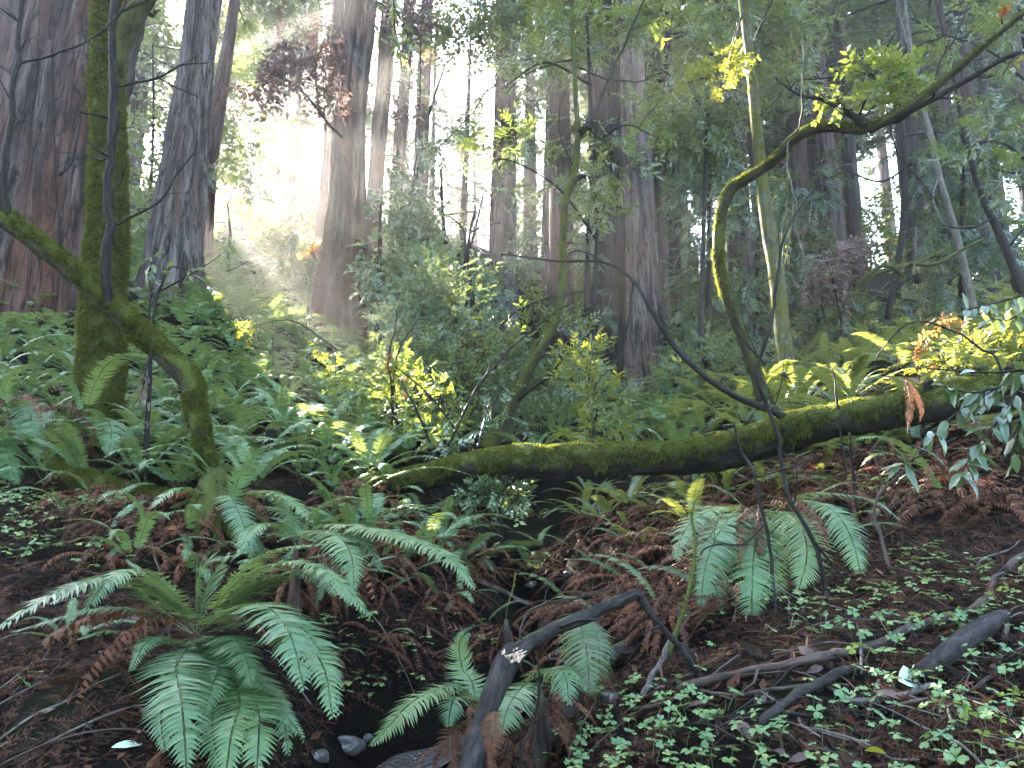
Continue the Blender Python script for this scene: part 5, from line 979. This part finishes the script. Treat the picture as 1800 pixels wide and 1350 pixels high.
# sunlit thickets that close the view low between the right hand trunks
for k, (lab, u, d, cl) in enumerate([
    ('sunlit thicket low behind the thin central redwoods', 990, 34, [(990,500,34,50,50,200,1.5),(1030,450,35,40,50,150,1.5),(960,540,33,50,40,160,1.5),(925,520,34,40,50,140,1.5)]),
    ('sunlit thicket low between pale redwood and lichen trunk', 1220, 33, [(1200,520,33,50,50,200,1.5),(1250,460,34,50,50,180,1.5),(1180,440,35,40,60,150,1.5),(1290,520,33,50,50,180,1.5)]),
    ('sunlit thicket low behind the bent trunk and lichen trunk', 1360, 32, [(1350,500,32,50,50,180,1.5),(1400,440,33,50,60,180,1.5),(1440,520,31,50,40,160,1.5),(1380,370,34,50,50,140,1.5)]),
    ('sunlit thicket low behind the dark redwood pair', 1530, 31, [(1520,450,31,50,60,200,1.5),(1570,480,30,50,50,180,1.5),(1490,400,32,50,50,150,1.5),(1550,370,33,50,50,140,1.5)]),
    ('sunlit thicket low behind the stout dark redwood', 1670, 29, [(1660,440,29,50,60,200,1.4),(1700,390,30,50,60,180,1.4),(1640,350,31,50,50,140,1.4),(1760,420,28,50,60,180,1.4)])]):
    leafy('bay_thicket', lab, 'shrub', [[(u,600,d,6),(u+4,520,d,5),(u,430,d,3)]], cl, LEAVES_FAR, 'maple_leaf', seed=120+k, twig=.6)
# big glossy tanoak branch at the right edge in front
def big_leaf(b, d, up, L, w, seed):
    r = np.random.default_rng(seed); d = nrm(d); s = nrm(np.cross(d, up)); nn = np.cross(s, d); xs = [0, .18, .42, .68, .88, 1]; ws = [.06, .62, 1.0, .82, .4, 0]
    V = []; 
    for x, ww in zip(xs, ws):
        c = b + d*L*x - nn*L*.22*x*x*r.uniform(.6, 1.2); e = ww*w*.5
        V += [c + s*e + nn*e*.35, c, c - s*e + nn*e*.35]
    Q = []
    for k in range(5): Q += [(3*k, 3*k+1, 3*k+4, 3*k+3), (3*k+1, 3*k+2, 3*k+5, 3*k+4)]
    return np.array(V), np.array(Q)
def leaf_branch(label, stems, leaves, seed, mat='oak_leaf', L=.115, name='tanoak_branch', bark='twig', wr=.38, cat='branch'):
    r = np.random.default_rng(seed); rows = [pix(s) for s in stems]
    if 'sapling' in name: rows[0] = to_ground(rows[0])
    base = rows[0][0, :3].copy(); t = thing(name, label, cat, base); P_ = []
    for k, s in enumerate(rows):
        g = G(); tube(g, off(s, base), 6, .04, .08, 6); g.build('stem', [M[bark]], t, True)
        P_.append(spline(s, 40))
    for (k, f, n) in leaves:
        c = P_[k]
        for q in range(n):
            i = int(np.clip((f + r.uniform(-.12, .12))*39, 1, 39)); a = c[i, :3]; tg = nrm(c[i, :3]-c[i-1, :3])
            d = nrm(tg*.5 + r.normal(0, .6, 3) + [0, -.2, -.35]); V, Q = big_leaf(a-base, d, nrm(np.array([r.normal(0, .4), -.35, 1])), L*r.uniform(.6, 1.25), L*wr*r.uniform(.8, 1.2), seed*50+q)
            G().add(V, None, Q, 0, r.random()).build('leaf', [M[mat]], t, True)
    return t
leaf_branch('glossy tanoak branch hanging in front of the log at the right edge', [[(1880,600,3.9,9),(1800,655,3.8,7),(1740,690,3.75,5),(1690,720,3.7,4),(1640,760,3.65,3)], [(1800,655,3.8,5),(1770,720,3.7,4),(1720,780,3.65,3),(1690,830,3.6,2)], [(1820,640,3.8,5),(1800,720,3.7,4),(1780,800,3.7,3)], [(1760,680,3.75,4),(1710,690,3.7,3),(1660,680,3.7,2)]],
    [(0, .35, 5), (0, .55, 6), (0, .75, 7), (0, .95, 7), (1, .3, 5), (1, .55, 7), (1, .8, 8), (1, .97, 7), (2, .4, 5), (2, .7, 7), (2, .95, 7), (3, .5, 5), (3, .95, 6)], 1)
leaf_branch('blue green oak leaves reaching in at the right edge above the sunny ferns', [[(1900,560,4.6,7),(1820,520,4.5,5),(1760,530,4.5,4),(1700,545,4.45,3)], [(1820,520,4.5,4),(1780,560,4.5,3),(1740,560,4.5,2)]], [(0, .5, 5), (0, .75, 6), (0, .95, 6), (1, .5, 4), (1, .95, 5)], 2)
leaf_branch('large leaves crossing low over the right end of the log', [[(1900,660,3.6,8),(1820,650,3.5,6),(1740,655,3.5,4),(1660,650,3.5,3),(1600,645,3.5,2)]], [(0, .25, 4), (0, .4, 4), (0, .55, 4)], 3)
leaf_branch('pointed pale leaves at the tip of a twig below the log', [[(1680,770,3.9,4),(1620,800,3.85,3),(1580,820,3.8,2)]], [(0, .8, 3), (0, 1., 4)], 4, L=.13, wr=.26)
leaf_branch('dark leafy bay twig hanging from the top left of centre', [[(690,-60,7,6),(692,0,7,4),(694,50,7,3),(700,95,7,2)], [(692,10,7,3),(712,50,7,2),(722,85,7,1.5)]], [(0, .5, 8), (0, .7, 10), (0, .95, 9), (1, .6, 7), (1, .95, 8)], 5, mat='laurel', L=.12, wr=.34)
leaf_branch('leafy twig in front of the grey redwood foot at the left', [[(270,560,7.0,6),(285,500,6.95,5),(300,470,6.9,3),(330,475,6.9,2)], [(285,510,6.95,4),(340,480,6.9,3),(385,450,6.85,2),(405,430,6.85,1.5)], [(275,540,7,4),(262,490,7,3),(270,450,7,2)]], [(0, .6, 6), (0, .95, 6), (1, .4, 4), (1, .97, 8), (2, .6, 5), (2, .95, 7)], 6, mat='laurel', L=.13, wr=.36, name='laurel_sapling')
leaf_branch('withered twig with hanging pale brown leaves beside the leaning trunk', [[(262,720,6.6,6),(265,640,6.6,5),(262,560,6.6,4),(268,500,6.6,3)], [(264,620,6.6,4),(255,660,6.55,3),(248,700,6.5,2)]], [(0, .4, 6), (0, .6, 6), (0, .85, 6), (1, .5, 5), (1, .95, 6)], 7, mat='dead_leaf', L=.11, wr=.34, name='withered_sapling')
leaf_branch('yellow leaves on a drooping twig at the upper right edge', [[(1900,40,5.0,5),(1830,60,5.0,3),(1790,100,5,2),(1770,130,5,1.5)]], [(0, .7, 4), (0, .95, 5)], 8, mat='yellow_leaf', L=.11, wr=.34, name='laurel_branch')
leaf_branch('single dry orange leaf caught on the long limb', [[(1762,42,5.4,4),(1760,30,5.4,2)]], [(0, .9, 2)], 9, mat='orange_leaf', L=.10, wr=.5, name='dry_leaf')
# ------------------------------------------------------------------ forest floor: sticks, saplings, sorrel, litter, stones
def stick(label, rows, mat='stick', limbs=(), name='fallen_branch', cat='branch', group=None, seg=8, rough=.28, seed=1):
    q = pix(rows)
    if name == 'bare_sapling': q = to_ground(q)
    base = q[0, :3].copy(); t = thing(name, label, cat, base, group)
    for k, s in enumerate([rows]+list(limbs)):
        g = G(); q_ = q if k == 0 else pix(s); tube(g, off(q_, base), seg if k == 0 else 5, .025, rough, 14, seed=seed+k, wob=.045); o = g.build('stem' if k == 0 else 'twig', [M[mat]], t, True)
        if name == 'bare_sapling': side_twigs(q_, o, base, mat, seed*5+k)
    return t
def gpix(u, v, dguess=3.0):           # distance at which the ground shows at a photo pixel
    d = np.linspace(1.6, 14, 900); r = ray(u, v); x = r[0]/r[1]*d; z = CAM[2] + r[2]/r[1]*d
    h = ground(x, d); k = np.where(z <= h)[0]
    return float(d[k[0]]) if len(k) else dguess
def gstick(label, uvw, lift=.012, **kw):
    rows = []
    for u, v, w in uvw:
        d = gpix(u, v); p = P(u, v, d); e = w*.5*d/FPX + lift; rr_q = np.array([p[0], p[1], gz(p[0], p[1]) + e]) - CAM
        c, n_ = math.cos(PITCH), math.sin(PITCH); f = rr_q[1]*c + rr_q[2]*n_; rows.append((900+FPX*rr_q[0]/f, 675-FPX*(rr_q[2]*c-rr_q[1]*n_)/f, rr_q[1], w))
    return stick(label, rows, **kw)
gstick('long thin branch lying across the right bank', [(1195,1224,13),(1270,1206,14),(1350,1190,15),(1430,1176,15),(1480,1160,15),(1560,1140,15),(1620,1112,14),(1690,1085,13),(1738,1066,13),(1744,1035,13),(1770,1010,13),(1810,984,13)], seed=2)
gstick('thin dark stick lying along the lower right bank', [(1225,1230,6),(1300,1230,7),(1380,1222,7),(1440,1212,7),(1480,1230,6),(1520,1252,5)], seed=3)
gstick('curved stick from the right side down to the bank', [(1560,1255,5),(1620,1245,6),(1680,1232,7),(1735,1208,8),(1755,1160,8),(1768,1110,7),(1772,1085,6)], seed=4)
gstick('brown rotten stick lying beside the grey log', [(1340,1300,14),(1380,1260,18),(1420,1230,18),(1480,1200,16),(1510,1185,12)], seed=5, mat='snag')
gstick('grey stick lying under the pale leaf', [(1480,1240,10),(1540,1238,11),(1600,1228,10),(1640,1215,8)], seed=6, mat='twig_grey')
gstick('thin stick near the bottom edge right of centre', [(1340,1270,4),(1380,1300,5),(1420,1322,6),(1480,1345,7)], seed=7)
gstick('slender stick slanting over the right bank', [(1300,1160,5),(1230,1210,5),(1180,1240,6),(1110,1255,7)], seed=8, mat='stick')
gstick('grey stick lying across the creek bed', [(1130,1235,10),(1160,1180,11),(1180,1140,11),(1210,1090,10)], seed=9, mat='twig_grey')
gstick('dark twig crossing the gully to the left', [(840,1028,7),(870,1040,8),(900,1056,8),(935,1070,7)], seed=10, mat='twig_grey')
gstick('thin twig bridging the gully mud', [(955,1160,4),(990,1170,5),(1010,1190,5),(1040,1215,4)], seed=11, mat='twig_grey')
# standing bare saplings in front of the log
stick('tall bare dark sapling crossing in front of the log', [(1490,1170,3.9,8),(1478,1120,3.95,8),(1462,1060,4.0,8),(1440,985,4.05,8),(1410,915,4.1,8),(1385,860,4.15,8),(1372,800,4.2,8),(1372,770,4.2,7),(1352,720,4.2,7),(1332,665,4.2,7),(1342,615,4.2,7),(1356,570,4.2,7),(1364,500,4.2,6),(1375,430,4.2,5),(1400,372,4.2,4),(1440,325,4.2,3),(1485,298,4.2,2)], 'twig',
    [[(1412,920,4.1,5),(1440,960,4.05,5),(1480,1015,4.0,5),(1535,1075,3.9,4)], [(1345,640,4.2,4),(1310,600,4.2,3),(1285,560,4.2,2)]], name='bare_sapling', cat='sapling', seed=21)
stick('bare forked twig standing left of the tall dark sapling', [(1350,1130,4.0,6),(1360,1040,4.05,6),(1352,960,4.1,6),(1340,900,4.1,6),(1326,838,4.15,6),(1300,790,4.2,5),(1290,745,4.2,4)], 'twig', [[(1326,838,4.15,4),(1370,828,4.15,4),(1400,820,4.1,3),(1430,800,4.1,2)], [(1345,920,4.1,4),(1310,955,4.05,4),(1260,960,4.0,4),(1232,975,4.0,3)], [(1358,1010,4.05,5),(1330,1060,4.0,4),(1300,1120,3.9,4),(1270,1160,3.8,4)]], name='bare_sapling', cat='sapling', seed=22)
stick('short bare stem under the right half of the log', [(1510,905,5.2,6),(1504,870,5.2,6),(1498,820,5.2,5),(1492,760,5.2,4)], 'twig', name='bare_sapling', cat='sapling', seed=23)
stick('curved bare stem right of the drooping fern', [(1572,1142,4.0,7),(1572,1080,4.05,7),(1562,1000,4.1,6),(1545,940,4.15,6),(1536,905,4.2,6),(1548,870,4.2,5),(1590,830,4.2,4),(1620,790,4.2,2)], 'stick', [[(1560,990,4.1,4),(1575,1020,4.05,3),(1580,1060,4.0,3)]], name='bare_sapling', cat='sapling', seed=24)
stick('thin bare stem standing on the bank beside the fern', [(1362,1175,3.7,5),(1362,1120,3.7,5),(1364,1060,3.72,5),(1360,1015,3.75,3)], 'twig', name='bare_sapling', cat='sapling', seed=25)
stick('pale thin stem rising from the gully behind the snag', [(1180,1140,3.9,9),(1200,1080,4.0,8),(1215,1020,4.1,7),(1222,960,4.2,6),(1215,900,4.3,4)], 'mossy', name='bare_sapling', cat='sapling', seed=26)
stick('black thin stem crossing in front of the creek fern', [(912,1330,2.95,5),(930,1285,3.0,5),(943,1240,3.0,5),(945,1190,3.0,4),(941,1155,3.0,3)], 'twig', name='bare_sapling', cat='sapling', seed=27)
stick('thin slanting stem behind the fallen log left of the sinuous trunk', [(780,805,8.4,6),(800,760,8.4,5),(840,680,8.4,5),(890,620,8.5,4),(960,560,8.6,3),(1010,530,8.7,2)], 'twig', name='bare_sapling', cat='sapling', seed=28)
stick('thin dark stem leaning left behind the log', [(766,815,8.2,5),(752,770,8.2,5),(728,710,8.2,4),(705,670,8.3,3)], 'twig', name='bare_sapling', cat='sapling', seed=29)
stick('dark twig standing at the left corner of the sun patch', [(690,690,9.0,4),(683,640,9.0,4),(692,590,9.0,3),(700,540,9.0,2)], 'twig', name='bare_sapling', cat='sapling', seed=30)
stick('thin dark stem behind the right end of the log', [(1475,720,5.9,4),(1470,690,5.9,4),(1462,650,5.9,3)], 'twig', name='bare_sapling', cat='sapling', seed=31)
stick('bare twig crossing the sunny ferns at the right', [(1760,650,5.6,4),(1720,610,5.6,4),(1660,575,5.6,4),(1600,568,5.6,3),(1540,630,5.7,2)], 'twig', name='bare_sapling', cat='sapling', seed=32)
# pale hanging vines on the right
vine_spots = [((1386,240),(1384,300),(1392,340),(1388,420),(1376,470)), ((1392,330),(1400,360),(1396,400),(1412,440)), ((1728,70),(1732,130),(1736,230),(1738,310),(1760,318)), ((1385,350),(1376,400),(1378,440),(1366,470)), ((1410,60),(1412,130),(1404,190)), ((1608,400),(1612,440),(1606,480))]
for k, v in enumerate(vine_spots):
    d = 6.3 if k in (0, 1, 3) else 5.8
    stick('pale thin vine strand hanging on the right side', [(a, b_, d, 3-1.2*i/len(v)) for i, (a, b_) in enumerate(v)], 'pale_bark', name='hanging_vine', cat='vine', group='pale hanging vines', seg=5, rough=.2, seed=40+k)
# redwood sorrel
def heart(L, seed):
    r = np.random.default_rng(seed); w = L*.56
    V = np.array([(0, 0, 0), (L*.45, w*.72, .12*L), (L*.86, w*.86, .04*L), (L*1.02, w*.5, -.05*L), (L*.86, 0, -.03*L), (L*1.02, -w*.5, -.05*L), (L*.86, -w*.86, .04*L), (L*.45, -w*.72, .12*L), (L*.5, 0, -.02*L)])
    F = [(8, 0, 1), (8, 1, 2), (8, 2, 3), (8, 3, 4), (8, 4, 5), (8, 5, 6), (8, 6, 7), (8, 7, 0)]
    return V, np.array(F)
hm = G().add(*heart(.03, 1)[:2], None, 0, .5).mesh('leaflet', [M['sorrel']])
gs = G(); tube(gs, [(0, 0, -.07, .0011), (.004, .003, -.035, .0011), (0, 0, 0, .0009)], 4, n=4); stem_me = gs.mesh('stem', [M['rachis']])
def sprig(seed):
    r = np.random.default_rng(seed); g = G(); tube(g, [(r.normal(0, .008), r.normal(0, .008), -.07, .0011), (0, 0, 0, .0009)], 3, n=3, m=1, caps=False)
    for k in range(3):
        V, F = heart(.03*r.uniform(.85, 1.12), seed); a = 2.094*k + r.uniform(-.15, .15); e = r.uniform(-.35, .3); V = V@np.array([[math.cos(e), 0, math.sin(e)], [0, 1, 0], [-math.sin(e), 0, math.cos(e)]])@np.array([[math.cos(a), math.sin(a), 0], [-math.sin(a), math.cos(a), 0], [0, 0, 1]])
        g.add(V, F, None, 0, r.uniform(.2, .9))
    return g
SPR = [sprig(k) for k in range(6)]; SPRM = [s.mesh('sorrel_sprig', [M['sorrel'], M['rachis']]) for s in SPR]
LM_BANK = [(345, 'the big fern'), (620, 'the pool stone'), (850, 'the broken snag'), (1030, 'the dangling fern'), (1250, 'the branch tip'), (1330, 'the drooping fern'), (1480, 'the tall sapling'), (1605, 'the pale leaf'), (1700, 'the grey log'), (1790, 'the right edge')]
def spots(n, ur, dr, vr, seed, clump=.5, thin=None):
    r = np.random.default_rng(seed); u = r.uniform(ur[0], ur[1], n*8); d = np.exp(r.uniform(math.log(dr[0]), math.log(dr[1]), n*8))
    x = (u-900)/FPX*d; z = ground(x, d); v = 675 - FPX*np.tan(np.arctan2(z-CAM[2], d)-PITCH)
    k = (v > vr[0]) & (v < vr[1]) & (fbm(np.c_[x*2.1, d*2.1, z*0], 3, seed) > clump) & (creek_dist(np.c_[x, d]) > .32)
    k = np.where(k)[0][:n]
    return np.c_[x[k], d[k], z[k]], u[k], v[k]
pa, ua, va = spots(360, (880, 1900), (1.75, 3.6), (1080, 1420), 1, .44)
pb, ub, vb = spots(520, (1180, 1900), (3.4, 6.4), (850, 1200), 2, .50)
pc, uc, vc = spots(330, (-60, 260), (3.6, 6.4), (850, 1010), 3, .44)
pd, ud, vd = spots(70, (560, 880), (3.4, 5.6), (960, 1250), 4, .52)
pe, ue, ve = spots(36, (-60, 620), (2.3, 3.2), (1150, 1420), 5, .55)
pf, uf, vf = spots(60, (860, 1230), (2.0, 3.2), (1180, 1420), 6, .40)
allp = np.vstack([pa, pb, pc, pd, pe, pf]); allu = np.concatenate([ua, ub, uc, ud, ue, uf]); allv = np.concatenate([va, vb, vc, vd, ve, vf])
order = np.argsort(allp[:, 1] + 20*((allu < -5) | (allu > 1805) | (allv > 1360))); r = np.random.default_rng(8); rest = G(); cnt = 0
for i in order:
    x, y, z = allp[i]; h = r.uniform(.035, .085); s = r.uniform(.45, 1.2)*(.9 if allu[i] > 880 else 1.15); rot = (r.normal(0, .32), r.normal(0, .32), r.uniform(0, 6.28))
    if cnt < 300:
        side = 'left' if allu[i] < 880 else 'right'
        lab = 'green sorrel sprig on the left bank' if side == 'left' else 'green sorrel sprig on the right bank'
        lab += ', ' + where(allu[i], LM_BANK).replace('behind', 'beside') + (', nearest' if y < 2.4 else ', in the middle' if y < 3.3 else ', farther up')
        if cnt < 90:
            t = thing('sorrel_sprig', lab, 'sorrel', (x, y, z+h), 'sorrel sprigs on the %s bank' % side); t.rotation_euler = rot; t.scale = (s,)*3
            obj('stem', stem_me, t, (0, 0, 0))
            for k in range(3): obj('leaflet', hm, t, (0, 0, 0), (0, r.uniform(-.3, .35), 2.094*k+r.uniform(-.15, .15)), r.uniform(.9, 1.12))
        else: tag(obj('sorrel_sprig', SPRM[r.integers(6)], None, (x, y, z+h), rot, s), lab, 'sorrel', 'sorrel sprigs on the %s bank' % side)
        cnt += 1
    else:
        q = SPR[r.integers(6)]; Rm = np.array(Matrix.Rotation(rot[2], 3, 'Z') @ Matrix.Rotation(rot[0], 3, 'X')); b0 = 0
        n_ = 0
        V = np.concatenate(q.V)@Rm.T*s + [x, y, z+h]; T = np.concatenate(q.T); rest.add(V, T, None, 0, np.clip(np.concatenate(q.tint)+r.normal(0, .15), 0, 1))
o = rest.build('sorrel_carpet', [M['sorrel']]); tag(o, 'carpet of small green sorrel leaves further up both banks', 'sorrel', None, 'stuff')
# litter: needle twigs, bark bits and dead leaves
def litter(n, ur, dr, seed, name, lab, size, kinds):
    r = np.random.default_rng(seed); u = r.uniform(ur[0], ur[1], n); d = np.exp(r.uniform(math.log(dr[0]), math.log(dr[1]), n)); x = (u-900)/FPX*d; cd = np.ones(n)*9
    near = np.abs(x) < 4; cd[near] = creek_dist(np.c_[x, d][near]); k = (cd > .30) & (fbm(np.c_[x*3, d*3, x*0], 3, seed) + r.normal(0, .09, n) > .46); x, d = x[k], d[k]; n = len(x)
    z = ground(x, d); e = .06; gx = (ground(x+e, d)-z)/e; gy = (ground(x, d+e)-z)/e
    nn = nrm(np.c_[-gx, -gy, np.ones(n)] + r.normal(0, .28, (n, 3))); a = r.uniform(0, 6.28, n)
    dv = np.c_[np.cos(a), np.sin(a), np.zeros(n)]; dv = nrm(dv - nn*(dv*nn).sum(1)[:, None])
    g = G(); bake(g, kinds, np.c_[x, d, z] + nn*r.uniform(.002, .022, n)[:, None], dv, nn, size*np.exp(r.normal(0, .45, n)), 0, np.clip(r.beta(1.5, 2.2, n), 0, 1), r, carve=False)
    o = g.build(name, [M['litter']]); tag(o, lab, 'litter', None, 'stuff')
def t_needle():
    V = [(0, .02, 0), (0, -.02, 0), (1, 0, .03)]; T = [(0, 1, 2)]
    for k in range(5):
        x = .1+.17*k
        for s in (-1, 1):
            i = len(V); V += [(x, 0, .005), (x+.07, 0, .005), (x+.2, s*.2, .02)]; T.append((i, i+1, i+2))
    return np.array(V, float), np.array(T)
def t_strip(): return np.array([(0, .018, 0), (0, -.018, 0), (.5, -.02, .05), (.5, .02, .05), (1, 0, .01)], float), np.array([(0, 1, 2), (0, 2, 3), (3, 2, 4)])
def t_leaf(): return np.array([(0, 0, 0), (.4, .15, .08), (1, 0, .16), (.45, -.15, .07), (.45, 0, -.02)], float), np.array([(0, 1, 4), (1, 2, 4), (2, 3, 4), (3, 0, 4)])
litter(90000, (-150, 1950), (1.6, 8), 1, 'needle_litter', 'reddish brown redwood needle litter covering the banks', .05, [t_needle(), t_strip(), t_strip()])
litter(100000, (-150, 1950), (3.4, 10), 3, 'needle_litter', 'reddish needle litter higher on the creek banks', .06, [t_needle(), t_strip(), t_strip()])
litter(14000, (-150, 1950), (1.7, 8), 2, 'leaf_litter', 'scattered dead brown leaves in the litter', .042, [t_leaf()])
lt = np.random.default_rng(33)
pt, ut, vt = spots(120, (20, 1780), (1.9, 5.0), (940, 1340), 9, .3)
for i in range(len(pt)):
    x, y, z = pt[i]; g = G(); L = lt.uniform(.15, .75); a = lt.uniform(0, 6.28); q = []
    for f in np.linspace(-.5, .5, 5):
        xx, yy = x+math.cos(a)*L*f+lt.normal(0, .012), y+math.sin(a)*L*f+lt.normal(0, .012); q.append((xx, yy, gz(xx, yy)+.016+lt.uniform(0, .018), lt.uniform(.002, .0055)))
    q = np.array(q); b0 = q[0, :3].copy(); q[:, :3] -= b0; tube(g, q, 5, .04, .2, 20)
    o = g.build('fallen_twig', [M[lt.choice(['stick', 'twig', 'twig_grey'])]], None, True, b0); tag(o, 'small bare twig in the litter, ' + where(ut[i], LM_BANK).replace('behind', 'beside') + (', near' if y < 2.7 else ', halfway up' if y < 3.8 else ', higher up'), 'twig', 'twigs on the forest floor')
pt, ut, vt = spots(60, (20, 1780), (1.9, 4.4), (980, 1340), 10, .3)
bl = []
for k in range(5): V, Q = big_leaf(np.zeros(3), np.array([1., 0, .1]), np.array([0, .2, 1.]), .075, .032, k); bl.append(G().add(V, None, Q, 0, .35+.12*k).mesh('fallen_leaf', [M['dead_leaf']], True))
for i in range(len(pt)):
    x, y, z = pt[i]; o = obj('fallen_leaf', bl[lt.integers(5)], None, (x, y, z+.018), (lt.normal(0, .4), lt.normal(0, .3), lt.uniform(0, 6.28)), lt.uniform(.7, 1.4)); tag(o, 'curled dead brown leaf, ' + where(ut[i], LM_BANK).replace('behind', 'beside') + (', near' if y < 2.7 else ', halfway up' if y < 3.8 else ', higher up'), 'leaf', 'dead leaves on the forest floor')
def one_leaf(label, u, v, L, w, mat, rz, lift=.03, tilt=.5):
    d = gpix(u, v)-.03; p = P(u, v, d); V, Q = big_leaf(np.zeros(3), np.array([1., 0, .05]), np.array([0, -.3, 1.]), L, w, int(u)); o = G().add(V, None, Q, 0, .9).build('fallen_leaf', [mat], None, True, p + [0, 0, lift]); o.rotation_euler = (tilt, 0, rz); tag(o, label, 'leaf')
mp, n, l, b = new_mat('pale_leaf_underside'); l.new(ramp(n, l, noise(n, l, n.new('ShaderNodeTexCoord').outputs['Object'], 60, 3), [(.3, (.30, .40, .28)), (.7, (.46, .55, .42))]), b.inputs['Base Color']); b.inputs['Roughness'].default_value = .6
one_leaf('large pale green leaf lying face down by the grey log', 1580, 1212, .13, .085, mp, .5, .03, .7)
one_leaf('yellow green leaf lying on the right bank', 1725, 1138, .08, .025, M['yellow_leaf'], .2)
one_leaf('yellow leaf at the bottom edge of the right bank', 1560, 1345, .06, .03, M['yellow_leaf'], 2.2)
one_leaf('grey fallen leaf in the lower left litter', 195, 1325, .10, .032, mp, .7, .02, .3)
one_leaf('bright orange leaf lying on the withered ferns at the left', 290, 955, .10, .04, M['orange_leaf'], -.4, .1)
# stones at the water
ms, n, l, b = new_mat('wet_stone'); l.new(ramp(n, l, noise(n, l, n.new('ShaderNodeTexCoord').outputs['Object'], 22, 6, .7), [(.3, (.02, .019, .018)), (.6, (.07, .066, .062)), (.8, (.13, .125, .12))]), b.inputs['Base Color']); b.inputs['Roughness'].default_value = .35
def stone(label, u, v, s, seed, group=None, dd=0, sink=.3):
    d = gpix(u, v)+dd; p = P(u, v, d); r = np.random.default_rng(seed); a = np.linspace(0, math.pi, 12)[:, None]; q = np.arange(18)[None]*2*math.pi/18
    V = np.stack([np.sin(a)*np.cos(q), np.sin(a)*np.sin(q), np.cos(a)+0*q], -1).reshape(-1, 3); nz = vnoise(V*1.3+seed, seed); V = np.sign(V)*np.abs(V)**.8*(.6+.8*nz[:, None])*np.array([1, .8, .62])*s
    i = np.arange(11)[:, None]*18; j = np.arange(18)[None]; k = (j+1) % 18
    o = G().add(V, None, np.stack([i+j, i+k, i+18+k, i+18+j], -1).reshape(-1, 4)[:, ::-1]).build('stone', [ms], None, True, p+[0, 0, s*(.4-sink)]); o.rotation_euler = (0, 0, seed); tag(o, label, 'stone', group)
stone('dark angular stone standing at the left rim of the creek pool', 612, 1318, .075, 3)
for k, (u, v, s) in enumerate([(560,1330,.05),(645,1300,.035),(1010,1240,.05),(985,1150,.06),(1040,1200,.045),(900,1240,.04),(1075,1230,.05),(960,1100,.06),(935,1030,.05),(1000,1010,.05),(880,1180,.05)]):
    stone('wet dark stone lying in the creek bed', u, v, s, 10+k, 'stones in the creek')
# yellow dying fern spike over the gully
hero('small yellow fern tip standing over the gully', (890,1085,5.2), [([None,(893,1060,5.2),(900,1035,5.2),(906,1005,5.2)], .11)], pairs=14, seed=12, mats=('yellow_leaf', 'rachis'), stipe=.3)
hero('dry brown fern frond hanging at the pool edge', (832,1264,3.33), [([None,(800,1285,3.2),(792,1320,3.15),(800,1362,3.1)], .09), ([(868,1250,2.85),(866,1290,2.82),(862,1335,2.8)], .08)], pairs=18, seed=13, mats=('fern_dead', 'rachis'), stipe=.02, name='dead_fern')
# ------------------------------------------------------------------ haze: even air round the whole place
m = bpy.data.materials.new('haze_air'); m.use_nodes = True; n = m.node_tree.nodes; l = m.node_tree.links
n.remove(n['Principled BSDF']); v = n.new('ShaderNodeVolumePrincipled'); v.inputs['Color'].default_value = (.97, .92, .91, 1); v.inputs['Density'].default_value = HAZE_DENSITY; v.inputs['Anisotropy'].default_value = .68
l.new(v.outputs[0], n['Material Output'].inputs['Volume']); m.cycles.homogeneous_volume = True
x0, x1, y0, y1, z0, z1 = -110, 110, -12, 140, -6, 92
V = np.array([(x, y, z) for x in (x0, x1) for y in (y0, y1) for z in (z0, z1)]); Q = [(0, 1, 3, 2), (4, 6, 7, 5), (0, 4, 5, 1), (2, 3, 7, 6), (0, 2, 6, 4), (1, 5, 7, 3)]
o = G().add(V, None, Q).build('haze', [m]); o['kind'] = 'stuff'; o['label'] = 'pale morning haze between the trees'
